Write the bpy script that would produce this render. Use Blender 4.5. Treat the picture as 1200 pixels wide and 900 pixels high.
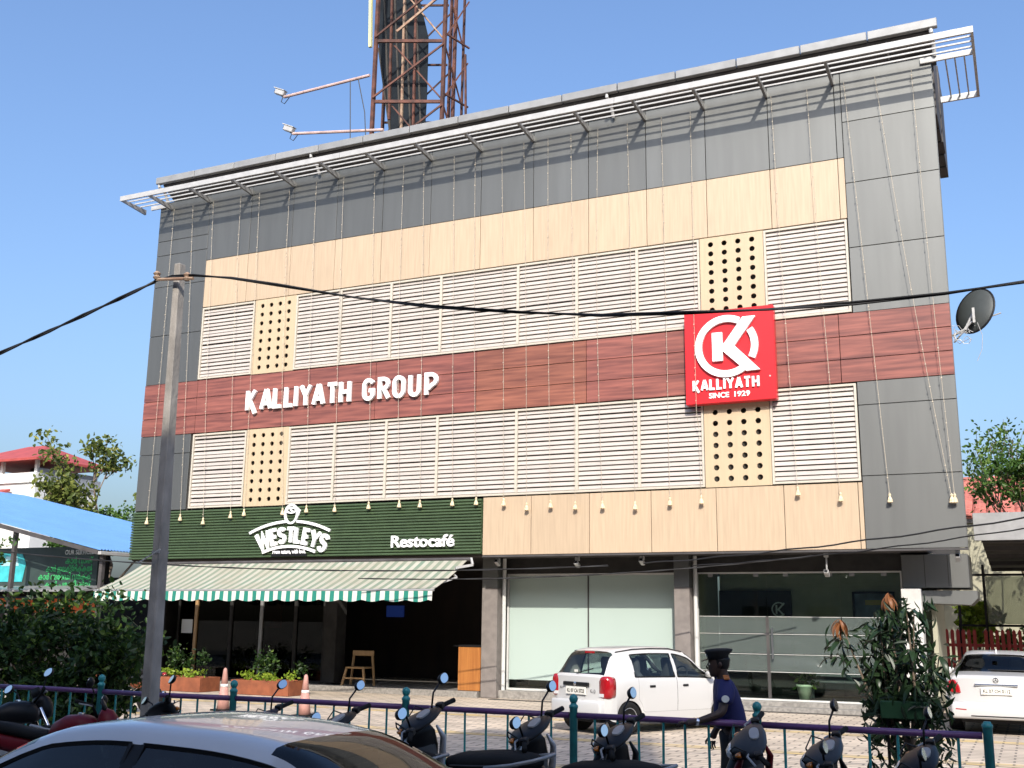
import bpy, bmesh, math, random
import numpy as np
from mathutils import Matrix, Vector
PI = math.pi
scene = bpy.context.scene
for o in list(bpy.data.objects):
    bpy.data.objects.remove(o, do_unlink=True)
COL = scene.collection

# ------------------------------------------------------------------ camera
CAM_H = 1.85
cam_data = bpy.data.cameras.new('camera')
cam = bpy.data.objects.new('camera', cam_data)
COL.objects.link(cam)
scene.camera = cam
cam_data.sensor_width = 36.0
cam_data.lens = 1276.99 / 1200 * 36.0
cam_data.clip_start = 0.05
cam_data.clip_end = 3000
_yaw, _pitch, _roll = math.radians(-25.258), math.radians(12.386), math.radians(0.7305)
_f = Vector((math.sin(_yaw) * math.cos(_pitch), math.cos(_yaw) * math.cos(_pitch), math.sin(_pitch)))
_r = Vector((math.cos(_yaw), -math.sin(_yaw), 0))
_u = _r.cross(_f)
_R = math.cos(_roll) * _r + math.sin(_roll) * _u
_U = -math.sin(_roll) * _r + math.cos(_roll) * _u
cam.matrix_world = Matrix(((_R.x, _U.x, -_f.x, 0), (_R.y, _U.y, -_f.y, 0), (_R.z, _U.z, -_f.z, CAM_H), (0, 0, 0, 1)))

# ------------------------------------------------------------------ sky, sun, exposure
SUN_TRAVEL = Vector((-0.40, 1.0, -0.76)).normalized()
sun_el = math.asin(-SUN_TRAVEL.z)
sun_az = math.atan2(-SUN_TRAVEL.x, -SUN_TRAVEL.y)
world = bpy.data.worlds.new('World')
scene.world = world
world.use_nodes = True
wn = world.node_tree
wn.nodes.clear()
sky = wn.nodes.new('ShaderNodeTexSky')
sky.sky_type = 'NISHITA'
sky.sun_disc = False
sky.sun_elevation = sun_el
sky.sun_rotation = sun_az
sky.altitude = 0
sky.air_density = 1.3
sky.dust_density = 4.8
sky.ozone_density = 4.5
bg = wn.nodes.new('ShaderNodeBackground')
bg.inputs['Strength'].default_value = 0.15
wo = wn.nodes.new('ShaderNodeOutputWorld')
tint = wn.nodes.new('ShaderNodeMixRGB')
tint.blend_type = 'MULTIPLY'
tint.inputs[0].default_value = 1.0
tint.inputs[2].default_value = (0.87, 0.93, 1.05, 1)
wn.links.new(sky.outputs[0], tint.inputs[1])
wn.links.new(tint.outputs[0], bg.inputs[0])
wn.links.new(bg.outputs[0], wo.inputs[0])
sun_data = bpy.data.lights.new('sun', 'SUN')
sun_data.energy = 3.7
sun_data.angle = math.radians(0.53)
sun_data.color = (1.0, 0.93, 0.83)
sun = bpy.data.objects.new('sun', sun_data)
COL.objects.link(sun)
sun.rotation_euler = SUN_TRAVEL.to_track_quat('-Z', 'Y').to_euler()
sun.location = (10, -20, 30)
scene.view_settings.view_transform = 'Standard'
scene.view_settings.look = 'None'
scene.view_settings.exposure = 0.68
scene.view_settings.gamma = 1.0
scene.view_settings.use_curve_mapping = False
scene.render.engine = 'CYCLES'
scene.cycles.max_bounces = 7
scene.cycles.transparent_max_bounces = 16
scene.cycles.sample_clamp_indirect = 6

# ------------------------------------------------------------------ helpers
rnd = random.Random(7)

def mat(name, col, rough=0.5, metal=0.0, var=0.0, scale=4.0, stretch=(1, 1, 1), bump=0.0, bscale=40.0, orand=0.0,
        spec=0.5, col2=None, coat=0.0, emit=None, detail=4.0, trans=0.0):
    m = bpy.data.materials.new(name)
    m.use_nodes = True
    nt = m.node_tree
    b = nt.nodes['Principled BSDF']
    b.inputs['Roughness'].default_value = rough
    b.inputs['Metallic'].default_value = metal
    b.inputs['Specular IOR Level'].default_value = spec
    b.inputs['Coat Weight'].default_value = coat
    b.inputs['Base Color'].default_value = (*col, 1)
    if trans:
        b.inputs['Transmission Weight'].default_value = trans
    if var > 0 or col2 is not None or bump > 0 or orand > 0:
        tc = nt.nodes.new('ShaderNodeTexCoord')
        mp = nt.nodes.new('ShaderNodeMapping')
        mp.inputs['Scale'].default_value = stretch
        nt.links.new(tc.outputs['Object'], mp.inputs[0])
    sock = None
    if var > 0 or col2 is not None:
        n = nt.nodes.new('ShaderNodeTexNoise')
        n.inputs['Scale'].default_value = scale
        n.inputs['Detail'].default_value = detail
        nt.links.new(mp.outputs[0], n.inputs['Vector'])
        r = nt.nodes.new('ShaderNodeValToRGB')
        a = col2 if col2 is not None else tuple(c * (1 - var) for c in col)
        z = col if col2 is not None else tuple(min(1, c * (1 + var)) for c in col)
        r.color_ramp.elements[0].position = 0.34
        r.color_ramp.elements[1].position = 0.66
        r.color_ramp.elements[0].color = (*a, 1)
        r.color_ramp.elements[1].color = (*z, 1)
        nt.links.new(n.outputs['Fac'], r.inputs[0])
        sock = r.outputs[0]
    if orand > 0:
        oi = nt.nodes.new('ShaderNodeObjectInfo')
        mr = nt.nodes.new('ShaderNodeMapRange')
        mr.inputs['To Min'].default_value = 1 - orand
        mr.inputs['To Max'].default_value = 1 + orand
        nt.links.new(oi.outputs['Random'], mr.inputs['Value'])
        hs = nt.nodes.new('ShaderNodeHueSaturation')
        nt.links.new(mr.outputs[0], hs.inputs['Value'])
        if sock is None:
            hs.inputs['Color'].default_value = (*col, 1)
        else:
            nt.links.new(sock, hs.inputs['Color'])
        sock = hs.outputs[0]
    if sock is not None:
        nt.links.new(sock, b.inputs['Base Color'])
    if bump > 0:
        nb = nt.nodes.new('ShaderNodeTexNoise')
        nb.inputs['Scale'].default_value = bscale
        nb.inputs['Detail'].default_value = 3
        nt.links.new(mp.outputs[0], nb.inputs['Vector'])
        bp = nt.nodes.new('ShaderNodeBump')
        bp.inputs['Strength'].default_value = bump
        bp.inputs['Distance'].default_value = 0.02
        nt.links.new(nb.outputs['Fac'], bp.inputs['Height'])
        nt.links.new(bp.outputs[0], b.inputs['Normal'])
    if emit:
        b.inputs['Emission Color'].default_value = (*emit[:3], 1)
        b.inputs['Emission Strength'].default_value = emit[3]
    return m

def glass_mat(name, tint=(0.9, 0.95, 0.93), refl=0.08, rough=0.0, film=0.0, filmcol=(0.8, 0.85, 0.82)):
    """thin pane: see-through plus mirror by angle, optionally a frosted film"""
    m = bpy.data.materials.new(name)
    m.use_nodes = True
    nt = m.node_tree
    nt.nodes.clear()
    out = nt.nodes.new('ShaderNodeOutputMaterial')
    tr = nt.nodes.new('ShaderNodeBsdfTransparent')
    tr.inputs[0].default_value = (*tint, 1)
    gl = nt.nodes.new('ShaderNodeBsdfGlossy')
    gl.inputs['Roughness'].default_value = rough
    lw = nt.nodes.new('ShaderNodeLayerWeight')
    lw.inputs['Blend'].default_value = 0.25
    ma = nt.nodes.new('ShaderNodeMath')
    ma.operation = 'MULTIPLY_ADD'
    ma.inputs[1].default_value = 0.8
    ma.inputs[2].default_value = refl
    ma.use_clamp = True
    nt.links.new(lw.outputs['Fresnel'], ma.inputs[0])
    base = tr.outputs[0]
    if film > 0:
        df = nt.nodes.new('ShaderNodeBsdfDiffuse')
        df.inputs[0].default_value = (*filmcol, 1)
        tl = nt.nodes.new('ShaderNodeBsdfTranslucent')
        tl.inputs[0].default_value = (*filmcol, 1)
        m1 = nt.nodes.new('ShaderNodeMixShader')
        m1.inputs[0].default_value = 0.3
        nt.links.new(df.outputs[0], m1.inputs[1])
        nt.links.new(tl.outputs[0], m1.inputs[2])
        m2 = nt.nodes.new('ShaderNodeMixShader')
        m2.inputs[0].default_value = film
        nt.links.new(tr.outputs[0], m2.inputs[1])
        nt.links.new(m1.outputs[0], m2.inputs[2])
        base = m2.outputs[0]
    mx = nt.nodes.new('ShaderNodeMixShader')
    nt.links.new(ma.outputs[0], mx.inputs[0])
    nt.links.new(base, mx.inputs[1])
    nt.links.new(gl.outputs[0], mx.inputs[2])
    nt.links.new(mx.outputs[0], out.inputs[0])
    return m

def leaf_mat(name, col, col2, col3=None, trl=0.35, rough=0.45):
    m = bpy.data.materials.new(name)
    m.use_nodes = True
    nt = m.node_tree
    nt.nodes.clear()
    out = nt.nodes.new('ShaderNodeOutputMaterial')
    geo = nt.nodes.new('ShaderNodeNewGeometry')
    ramp = nt.nodes.new('ShaderNodeValToRGB')
    ramp.color_ramp.elements[0].color = (*col, 1)
    ramp.color_ramp.elements[1].color = (*col2, 1)
    ramp.color_ramp.elements[1].position = 0.85
    if col3:
        e = ramp.color_ramp.elements.new(0.97)
        e.color = (*col3, 1)
    nt.links.new(geo.outputs['Random Per Island'], ramp.inputs[0])
    b = nt.nodes.new('ShaderNodeBsdfPrincipled')
    b.inputs['Roughness'].default_value = rough
    b.inputs['Specular IOR Level'].default_value = 0.35
    nt.links.new(ramp.outputs[0], b.inputs['Base Color'])
    t = nt.nodes.new('ShaderNodeBsdfTranslucent')
    nt.links.new(ramp.outputs[0], t.inputs[0])
    mx = nt.nodes.new('ShaderNodeMixShader')
    mx.inputs[0].default_value = trl
    nt.links.new(b.outputs[0], mx.inputs[1])
    nt.links.new(t.outputs[0], mx.inputs[2])
    nt.links.new(mx.outputs[0], out.inputs[0])
    return m

def link(o, parent=None):
    COL.objects.link(o)
    if parent is not None:
        o.parent = parent
        o.matrix_parent_inverse = Matrix.Translation(-Vector(parent.get('_base', (0, 0, 0))))
    return o

def obj(name, geo, material, parent=None, smooth=False):
    """geo: bmesh or mesh -> ONE mesh object, vertices in world (or the thing's own) coordinates"""
    if isinstance(geo, bmesh.types.BMesh):
        me = bpy.data.meshes.new(name)
        bmesh.ops.recalc_face_normals(geo, faces=geo.faces)
        geo.to_mesh(me)
        geo.free()
    else:
        me = geo
    if smooth:
        for p in me.polygons:
            p.use_smooth = True
    if material is not None and len(me.materials) == 0:
        for mm in (material if isinstance(material, (list, tuple)) else [material]):
            me.materials.append(mm)
    o = bpy.data.objects.new(name, me)
    return link(o, parent)

def inst(name, me, parent, loc=(0, 0, 0), rot=(0, 0, 0), scale=(1, 1, 1)):
    o = bpy.data.objects.new(name, me)
    link(o, parent)
    o.location = loc
    o.rotation_euler = rot
    o.scale = scale
    return o

def tag(o, label, cat=None, group=None, kind=None):
    if label:
        o['label'] = label
    if cat:
        o['category'] = cat
    if group:
        o['group'] = group
    if kind:
        o['kind'] = kind
    return o

def thing(name, label, cat, base=(0, 0, 0), group=None, world=True):
    """Empty at a thing's base; with world=True its parts are given in world coordinates"""
    o = bpy.data.objects.new(name, None)
    o.empty_display_size = 0.2
    COL.objects.link(o)
    o.location = base
    if world:
        o['_base'] = tuple(base)
    return tag(o, label, cat, group)

def B():
    return bmesh.new()

def box(bm, x0, x1, y0, y1, z0, z1, mtx=None):
    vs = [bm.verts.new((x, y, z)) for x in (x0, x1) for y in (y0, y1) for z in (z0, z1)]
    for f in ((0, 1, 3, 2), (4, 6, 7, 5), (0, 4, 5, 1), (2, 3, 7, 6), (0, 2, 6, 4), (1, 5, 7, 3)):
        bm.faces.new([vs[i] for i in f])
    if mtx is not None:
        bmesh.ops.transform(bm, matrix=mtx, verts=vs)
    return bm

def bevel(bm, w, seg=1):
    bmesh.ops.bevel(bm, geom=list(bm.edges), offset=w, segments=seg, affect='EDGES', profile=0.5)
    return bm

def bbox(x0, x1, y0, y1, z0, z1, w=0.01, seg=1):
    return bevel(box(B(), x0, x1, y0, y1, z0, z1), w, seg)

def loft(bm, rings, cap=True):
    """rings: list of lists of points (same count) -> skin"""
    vr = [[bm.verts.new(p) for p in r] for r in rings]
    n = len(vr[0])
    for a, b in zip(vr[:-1], vr[1:]):
        for i in range(n):
            j = (i + 1) % n
            bm.faces.new((a[i], a[j], b[j], b[i]))
    if cap:
        bm.faces.new(list(reversed(vr[0])))
        bm.faces.new(vr[-1])
    return bm

def ering(c, ax, ay, ra, rb, n=12, p=2.0):
    """superellipse ring around c spanned by unit vectors ax, ay"""
    c, ax, ay = Vector(c), Vector(ax), Vector(ay)
    out = []
    for i in range(n):
        t = 2 * PI * i / n
        ct, st = math.cos(t), math.sin(t)
        out.append(c + ax * (ra * math.copysign(abs(ct) ** (2 / p), ct)) + ay * (rb * math.copysign(abs(st) ** (2 / p), st)))
    return out

def tube(bm, pts, r, n=6, cap=True):
    """polyline tube; r number or list"""
    pts = [Vector(p) for p in pts]
    rs = r if isinstance(r, (list, tuple)) else [r] * len(pts)
    rings = []
    prev = None
    for i, p in enumerate(pts):
        d = (pts[min(i + 1, len(pts) - 1)] - pts[max(i - 1, 0)]).normalized()
        if prev is None:
            ref = Vector((0, 0, 1)) if abs(d.z) < 0.9 else Vector((1, 0, 0))
            a = d.cross(ref).normalized()
        else:
            a = (prev - d * prev.dot(d)).normalized()
        prev = a
        b = d.cross(a)
        rings.append([p + (a * math.cos(2 * PI * k / n) + b * math.sin(2 * PI * k / n)) * rs[i] for k in range(n)])
    return loft(bm, rings, cap)

def bar(bm, a, b, w, h=None, up=(0, 0, 1)):
    """square bar between two points"""
    h = h or w
    a, b = Vector(a), Vector(b)
    d = (b - a).normalized()
    up = Vector(up)
    if abs(d.dot(up)) > 0.95:
        up = Vector((1, 0, 0))
    s = d.cross(up).normalized()
    t = s.cross(d)
    rings = []
    for p in (a, b):
        rings.append([p + s * (w / 2 * i) + t * (h / 2 * j) for i, j in ((-1, -1), (1, -1), (1, 1), (-1, 1))])
    return loft(bm, rings)

def lathe(bm, prof, n=16, c=(0, 0, 0), mtx=None):
    """prof: list of (r, z)"""
    rings = [[Vector((c[0] + r * math.cos(2 * PI * k / n), c[1] + r * math.sin(2 * PI * k / n), c[2] + z)) for k in range(n)] for r, z in prof]
    if mtx is not None:
        rings = [[mtx @ v for v in r] for r in rings]
    return loft(bm, rings)

def prism(bm, poly, mapf, t0, t1):
    """extrude a 2-D polygon; mapf(u, v, t) -> point"""
    a = [bm.verts.new(mapf(u, v, t0)) for u, v in poly]
    b = [bm.verts.new(mapf(u, v, t1)) for u, v in poly]
    n = len(poly)
    bm.faces.new(a)
    bm.faces.new(list(reversed(b)))
    for i in range(n):
        bm.faces.new((a[i], a[(i + 1) % n], b[(i + 1) % n], b[i]))
    return bm

def stroke(bm, pts, width, mapf, t0, t1, round_cap=False):
    """ribbon along a 2-D polyline with mitred joints, extruded"""
    P = [Vector((p[0], p[1])) for p in pts]
    closed = (P[0] - P[-1]).length < 1e-6
    if closed:
        P = P[:-1]
    n = len(P)
    h = width / 2
    L, Rr = [], []
    for i in range(n):
        if closed:
            d0 = (P[i] - P[i - 1]).normalized()
            d1 = (P[(i + 1) % n] - P[i]).normalized()
        else:
            d0 = (P[i] - P[i - 1]).normalized() if i > 0 else (P[1] - P[0]).normalized()
            d1 = (P[i + 1] - P[i]).normalized() if i < n - 1 else d0
        nn = Vector((-(d0 + d1).y, (d0 + d1).x))
        nn.normalize()
        c = max(0.45, nn.dot(Vector((-d1.y, d1.x))))
        L.append(P[i] + nn * (h / c))
        Rr.append(P[i] - nn * (h / c))
    if closed:
        va = [[bm.verts.new(mapf(p.x, p.y, t)) for p in S] for S in (L, Rr) for t in (t0, t1)]
        for i in range(n):
            j = (i + 1) % n
            for q, s in ((0, 2), (1, 3), (0, 1), (2, 3)):
                bm.faces.new((va[q][i], va[q][j], va[s][j], va[s][i]))
        return bm
    capA, capB = [], []
    if round_cap:
        for (lst, c, d) in ((capA, P[-1], (P[-1] - P[-2]).normalized()), (capB, P[0], (P[0] - P[1]).normalized())):
            nrm = Vector((-d.y, d.x))
            for k in range(1, 6):
                a = PI * k / 6
                lst.append(c + nrm * (h * math.cos(a)) + d * (h * math.sin(a)))
    poly = L + capA + list(reversed(Rr)) + capB
    return prism(bm, [(p.x, p.y) for p in poly], mapf, t0, t1)

def text_mesh(name, body, size, material, parent=None, loc=(0, 0, 0), rot=(PI / 2, 0, 0), extrude=0.01, offset=0.0,
              align='LEFT', width=None, shear=0.0, res=4):
    cu = bpy.data.curves.new(name, 'FONT')
    cu.body = body
    cu.size = size
    cu.extrude = extrude
    cu.offset = offset
    cu.align_x = align
    cu.shear = shear
    cu.resolution_u = res
    t = bpy.data.objects.new(name, cu)
    COL.objects.link(t)
    dg = bpy.context.evaluated_depsgraph_get()
    me = bpy.data.meshes.new_from_object(t.evaluated_get(dg))
    bpy.data.objects.remove(t)
    if len(me.vertices) == 0:
        me.from_pydata([(0, 0, 0), (.01, 0, 0), (0, .01, 0)], [], [(0, 1, 2)])
    xs = [v.co.x for v in me.vertices]
    if width:
        s = width / (max(xs) - min(xs))
        for v in me.vertices:
            v.co.x *= s
    mtx = Matrix.Translation(loc) @ Matrix.Rotation(rot[2], 4, 'Z') @ Matrix.Rotation(rot[0], 4, 'X')
    me.transform(mtx)
    me.materials.clear()
    me.materials.append(material)
    me.name = name
    return obj(name, me, material, parent)

def arc(cx, cy, rx, ry, a0, a1, n=10):
    return [(cx + rx * math.cos(math.radians(a0 + (a1 - a0) * i / n)), cy + ry * math.sin(math.radians(a0 + (a1 - a0) * i / n))) for i in range(n + 1)]

GLYPH = {
    'K': ([[(0, 0), (0, 1)], [(.10, .46), (.46, 1)], [(.06, .62), (.50, -.2)]], .55),
    'k': ([[(0, 0), (0, 1)], [(.05, .42), (.46, 1)], [(.14, .55), (.50, 0)]], .55),
    'A': ([[(0, 0), (.27, 1)], [(.29, 1), (.56, 0)], [(.14, .27), (.42, .27)]], .58),
    'L': ([[(0, 1), (0, 0.06), (.40, 0.06)]], .42),
    'I': ([[(0, 0), (0, 1)]], .02),
    'Y': ([[(-.02, 1), (.26, .48)], [(.54, 1), (.26, .48)], [(.26, .56), (.26, 0)]], .52),
    'T': ([[(0, .94), (.54, .94)], [(.27, .98), (.27, 0)]], .54),
    'H': ([[(0, 0), (0, 1)], [(.48, 0), (.48, 1)], [(0, .5), (.48, .5)]], .48),
    'G': ([arc(.25, .70, .25, .26, 25, 180, 8) + arc(.25, .30, .25, .26, 180, 340, 8) + [(.5, .45), (.28, .45)]], .5),
    'R': ([[(0, 0), (0, .96)] + [(.2, .96)] + arc(.24, .73, .22, .23, 80, -90, 8) + [(.1, .5)], [(.22, .5), (.5, 0)]], .5),
    'O': ([arc(.25, .68, .25, .28, 0, 180, 9) + arc(.25, .32, .25, .28, 180, 360, 9) + [(.5, .68)]], .5),
    'U': ([[(0, 1), (0, .3)] + arc(.24, .28, .24, .24, 180, 360, 9) + [(.48, 1)]], .48),
    'P': ([[(0, 0), (0, .96), (.22, .96)] + arc(.26, .70, .26, .26, 80, -40, 8) + [(.30, .44), (.1, .28)]], .5),
    'W': ([[(-.03, 1), (.17, 0), (.37, .85), (.57, 0), (.77, 1)]], .76),
    'E': ([[(.42, .94), (.03, .94), (.03, .06), (.42, .06)], [(.03, .5), (.36, .5)]], .42),
    'S': ([arc(.23, .72, .21, .22, 20, 250, 9) + arc(.23, .27, .22, .23, 75, -160, 9)], .44),
}

def glyph_bm(bm, ch, x, z, h, w, mapf, t0, t1, round_cap=False):
    strokes_, adv = GLYPH[ch]
    for k, s in enumerate(strokes_):
        stroke(bm, [(x + u * h, z + v * h) for u, v in s], w, mapf, t0, t1 - 0.0025 * k if t1 > t0 else t1 + 0.0025 * k, round_cap)
    return adv * h

def copy_tree(o, parent=None):
    c = o.copy()
    COL.objects.link(c)
    if parent is not None:
        c.parent = parent
    for ch in [k for k in bpy.data.objects if k.parent == o]:
        copy_tree(ch, c)
    return c

ORD = ['first', 'second', 'third', 'fourth', 'fifth', 'sixth', 'seventh', 'eighth', 'ninth', 'tenth', 'eleventh', 'twelfth',
       'thirteenth', 'fourteenth', 'fifteenth', 'sixteenth', 'seventeenth', 'eighteenth', 'nineteenth', 'twentieth',
       'twenty-first', 'twenty-second', 'twenty-third', 'twenty-fourth', 'twenty-fifth', 'twenty-sixth', 'twenty-seventh']

# ------------------------------------------------------------------ materials
M = {}
M['dark_panel'] = mat('grey_composite_panel', (0.150, 0.153, 0.147), 0.50, 0.72, var=0.05, scale=1.6, stretch=(2.5, 2.5, 0.25), orand=0.06, detail=8)
M['beige_panel'] = mat('maple_laminate_panel', (0.44, 0.335, 0.23), 0.42, var=0.07, scale=2.2, stretch=(9, 9, 0.5), orand=0.05, detail=6)
M['perf_panel'] = mat('perforated_beige_panel', (0.46, 0.36, 0.235), 0.45, var=0.04, scale=2.0, stretch=(8, 8, 0.5))
M['louvre'] = mat('pinkish_white_louvre', (0.41, 0.37, 0.335), 0.45, var=0.05, scale=3.0, orand=0.05)
M['louvre_frame'] = mat('cream_louvre_frame', (0.46, 0.42, 0.35), 0.5, var=0.04)
M['hollow'] = mat('dark_wall_behind_cladding', (0.05, 0.045, 0.04), 0.9)
M['concrete'] = mat('weathered_concrete', (0.34, 0.32, 0.29), 0.9, var=0.22, scale=3, bump=0.4, bscale=30)
M['white_metal'] = mat('painted_white_metal', (0.40, 0.395, 0.385), 0.45, 0.1, var=0.08, scale=5)
M['grey_metal'] = mat('grey_painted_metal', (0.28, 0.28, 0.28), 0.45, 0.3, var=0.1, scale=5, orand=0.05)
M['gutter'] = mat('pale_grey_gutter_sheet', (0.26, 0.26, 0.255), 0.45, 0.2, var=0.10, scale=3, orand=0.08)
M['roof_dark'] = mat('dark_roof_sheet', (0.055, 0.05, 0.05), 0.7, var=0.3, scale=2)
M['rust'] = mat('rusty_steel', (0.13, 0.052, 0.036), 0.8, 0.2, var=0.0, col2=(0.05, 0.024, 0.02), scale=4, orand=0.25, bump=0.3)
M['rust_light'] = mat('pale_rusted_steel', (0.36, 0.26, 0.18), 0.8, 0.1, col2=(0.22, 0.12, 0.08), scale=5)
M['billboard'] = mat('dark_billboard_back_sheet', (0.014, 0.018, 0.023), 0.9, 0.0, spec=0.1, var=0.2, scale=1.5)
M['green_slat'] = mat('dark_green_slat', (0.038, 0.064, 0.026), 0.5, var=0.10, scale=4, orand=0.10)
M['white_letter'] = mat('white_acrylic_letter', (0.86, 0.86, 0.85), 0.35)
M['red_sign'] = mat('red_acrylic_sign', (0.56, 0.016, 0.022), 0.35, var=0.03, scale=1.0)
M['black'] = mat('black_plastic', (0.008, 0.008, 0.009), 0.5, spec=0.25)
M['black_rubber'] = mat('black_rubber', (0.010, 0.010, 0.010), 0.85, spec=0.2, bump=0.2)
M['chrome'] = mat('chrome', (0.75, 0.76, 0.78), 0.18, 1.0)
M['mirror'] = mat('mirror_glass', (0.82, 0.82, 0.82), 0.12, 1.0)
M['column'] = mat('taupe_stone_cladding', (0.17, 0.15, 0.138), 0.7, var=0.12, scale=6, bump=0.15)
M['column_white'] = mat('white_painted_column', (0.50, 0.485, 0.46), 0.7, var=0.08)
M['granite'] = mat('grey_granite_step', (0.22, 0.205, 0.185), 0.7, var=0.25, scale=14, bump=0.2)
M['alu'] = mat('white_aluminium_frame', (0.55, 0.55, 0.53), 0.4, 0.1, var=0.05)
M['glass'] = glass_mat('clear_shopfront_glass', (0.86, 0.93, 0.90), 0.02)
M['dim_glass'] = glass_mat('dark_restaurant_glass', (0.35, 0.38, 0.37), 0.0)
M['car_glass'] = glass_mat('car_window_glass', (0.78, 0.86, 0.83), 0.05)
M['car_glass_dark'] = glass_mat('tinted_car_glass', (0.16, 0.19, 0.19), 0.03)
M['frost'] = glass_mat('frosted_band_glass', (0.8, 0.88, 0.86), 0.02, film=0.5, filmcol=(0.18, 0.21, 0.20))
M['film'] = mat('white_film_glass', (0.36, 0.435, 0.40), 0.06, spec=0.3, var=0.02, scale=0.5)
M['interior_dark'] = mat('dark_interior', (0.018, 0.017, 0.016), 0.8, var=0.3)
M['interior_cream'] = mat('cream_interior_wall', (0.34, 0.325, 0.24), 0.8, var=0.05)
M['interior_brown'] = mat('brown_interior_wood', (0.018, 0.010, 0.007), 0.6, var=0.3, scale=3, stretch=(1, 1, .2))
M['tile_floor'] = mat('interior_floor_tile', (0.14, 0.13, 0.12), 0.35, var=0.2)
M['orange_wood'] = mat('orange_wood_laminate', (0.38, 0.15, 0.035), 0.45, col2=(0.28, 0.10, 0.022), scale=3, stretch=(10, 10, .4))
M['pale_wood'] = mat('pale_wood', (0.42, 0.26, 0.12), 0.5, var=0.15, stretch=(2, 2, .5))
M['terracotta'] = mat('terracotta_planter', (0.25, 0.075, 0.03), 0.75, col2=(0.17, 0.05, 0.02), scale=5, bump=0.2)
M['soil'] = mat('potting_soil', (0.05, 0.035, 0.025), 0.95, bump=0.5)
M['cone'] = mat('faded_orange_cone', (0.46, 0.24, 0.20), 0.6, var=0.15, scale=6)
M['cone_white'] = mat('white_reflective_band', (0.72, 0.70, 0.68), 0.5, var=0.08)
M['teal'] = mat('teal_painted_steel', (0.015, 0.19, 0.20), 0.45, var=0.15, scale=8)
M['purple'] = mat('purple_painted_steel', (0.085, 0.030, 0.115), 0.45, var=0.15, scale=6)
M['cable'] = mat('black_cable_sheath', (0.010, 0.010, 0.011), 0.6)
M['pole'] = mat('cast_concrete_pole', (0.25, 0.23, 0.205), 0.9, var=0.25, scale=5, stretch=(1, 1, .5), bump=0.5, bscale=25)
M['bulb'] = mat('cream_bulb_string', (0.46, 0.40, 0.31), 0.5)
M['tassel'] = mat('cream_cloth_knot', (0.62, 0.50, 0.33), 0.8, var=0.2, scale=20)
M['white_wall'] = mat('white_rendered_wall', (0.62, 0.62, 0.60), 0.85, var=0.06, scale=1.2)
M['red_roof'] = mat('red_roof_sheet', (0.32, 0.055, 0.045), 0.55, var=0.12, scale=2, orand=0.06)
M['blue_roof'] = mat('light_blue_roof_sheet', (0.12, 0.265, 0.54), 0.4, 0.1, var=0.05, scale=1.5, orand=0.03)
M['orange_wall'] = mat('orange_painted_wall', (0.62, 0.13, 0.03), 0.7, var=0.1)
M['sign_dark'] = mat('dark_green_sign_face', (0.035, 0.055, 0.050), 0.5, var=0.1)
M['sign_green'] = mat('bright_green_lettering', (0.06, 0.50, 0.16), 0.5)
M['sign_white'] = mat('pale_lettering', (0.6, 0.62, 0.6), 0.5)
M['turquoise'] = mat('turquoise_print', (0.05, 0.42, 0.45), 0.5, var=0.2)
M['red_fence'] = mat('red_painted_pickets', (0.22, 0.018, 0.018), 0.6, var=0.1)
M['tile_red'] = mat('weathered_clay_tiles', (0.42, 0.13, 0.10), 0.8, var=0.25, scale=5, orand=0.2)
M['bark'] = mat('grey_brown_bark', (0.16, 0.12, 0.085), 0.9, var=0.3, scale=9, bump=0.5)
M['white_paint'] = mat('white_car_paint', (0.50, 0.495, 0.485), 0.28, coat=0.6)
M['silver_paint'] = mat('pearl_white_car_paint', (0.55, 0.55, 0.56), 0.25, coat=0.8)
M['red_lamp'] = mat('red_lamp_lens', (0.30, 0.006, 0.010), 0.12, coat=0.8)
M['clear_lamp'] = mat('clear_lamp_lens', (0.6, 0.6, 0.6), 0.12, coat=0.8)
M['plate'] = mat('white_number_plate', (0.68, 0.66, 0.60), 0.5)
M['seat_fabric'] = mat('dark_grey_seat_fabric', (0.05, 0.05, 0.055), 0.85)
M['rim'] = mat('silver_wheel_rim', (0.55, 0.55, 0.56), 0.35, 0.7)
M['skin'] = mat('dark_brown_skin', (0.036, 0.018, 0.012), 0.6)
M['shirt'] = mat('royal_blue_uniform_shirt', (0.006, 0.008, 0.075), 0.8, var=0.1)
M['trousers'] = mat('black_uniform_trousers', (0.005, 0.005, 0.007), 0.85)
M['dish'] = mat('dark_grey_dish', (0.04, 0.046, 0.044), 0.6, 0.0, var=0.1)
M['leaf_dark'] = leaf_mat('dark_bush_leaves', (0.008, 0.024, 0.006), (0.032, 0.075, 0.014), (0.12, 0.19, 0.03))
M['leaf_mango'] = leaf_mat('mango_leaves', (0.010, 0.024, 0.010), (0.026, 0.052, 0.02), None, 0.25, 0.35)
M['leaf_new'] = leaf_mat('coppery_new_leaves', (0.20, 0.075, 0.03), (0.32, 0.13, 0.05), None, 0.35)
M['leaf_olive'] = leaf_mat('olive_yellow_tree_leaves', (0.055, 0.085, 0.018), (0.17, 0.20, 0.04), (0.36, 0.34, 0.09))
M['leaf_mid'] = leaf_mat('mid_green_tree_leaves', (0.03, 0.075, 0.014), (0.08, 0.16, 0.03), (0.16, 0.24, 0.05))
M['leaf_lime'] = leaf_mat('lime_green_leaves', (0.16, 0.27, 0.02), (0.33, 0.42, 0.05), None, 0.4)
M['wood'] = mat('red_brown_wood_grain_panel', (0.27, 0.092, 0.070), 0.42, col2=(0.125, 0.042, 0.036), scale=2.6, stretch=(0.30, 1, 4.5), orand=0.08, detail=8)
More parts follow.
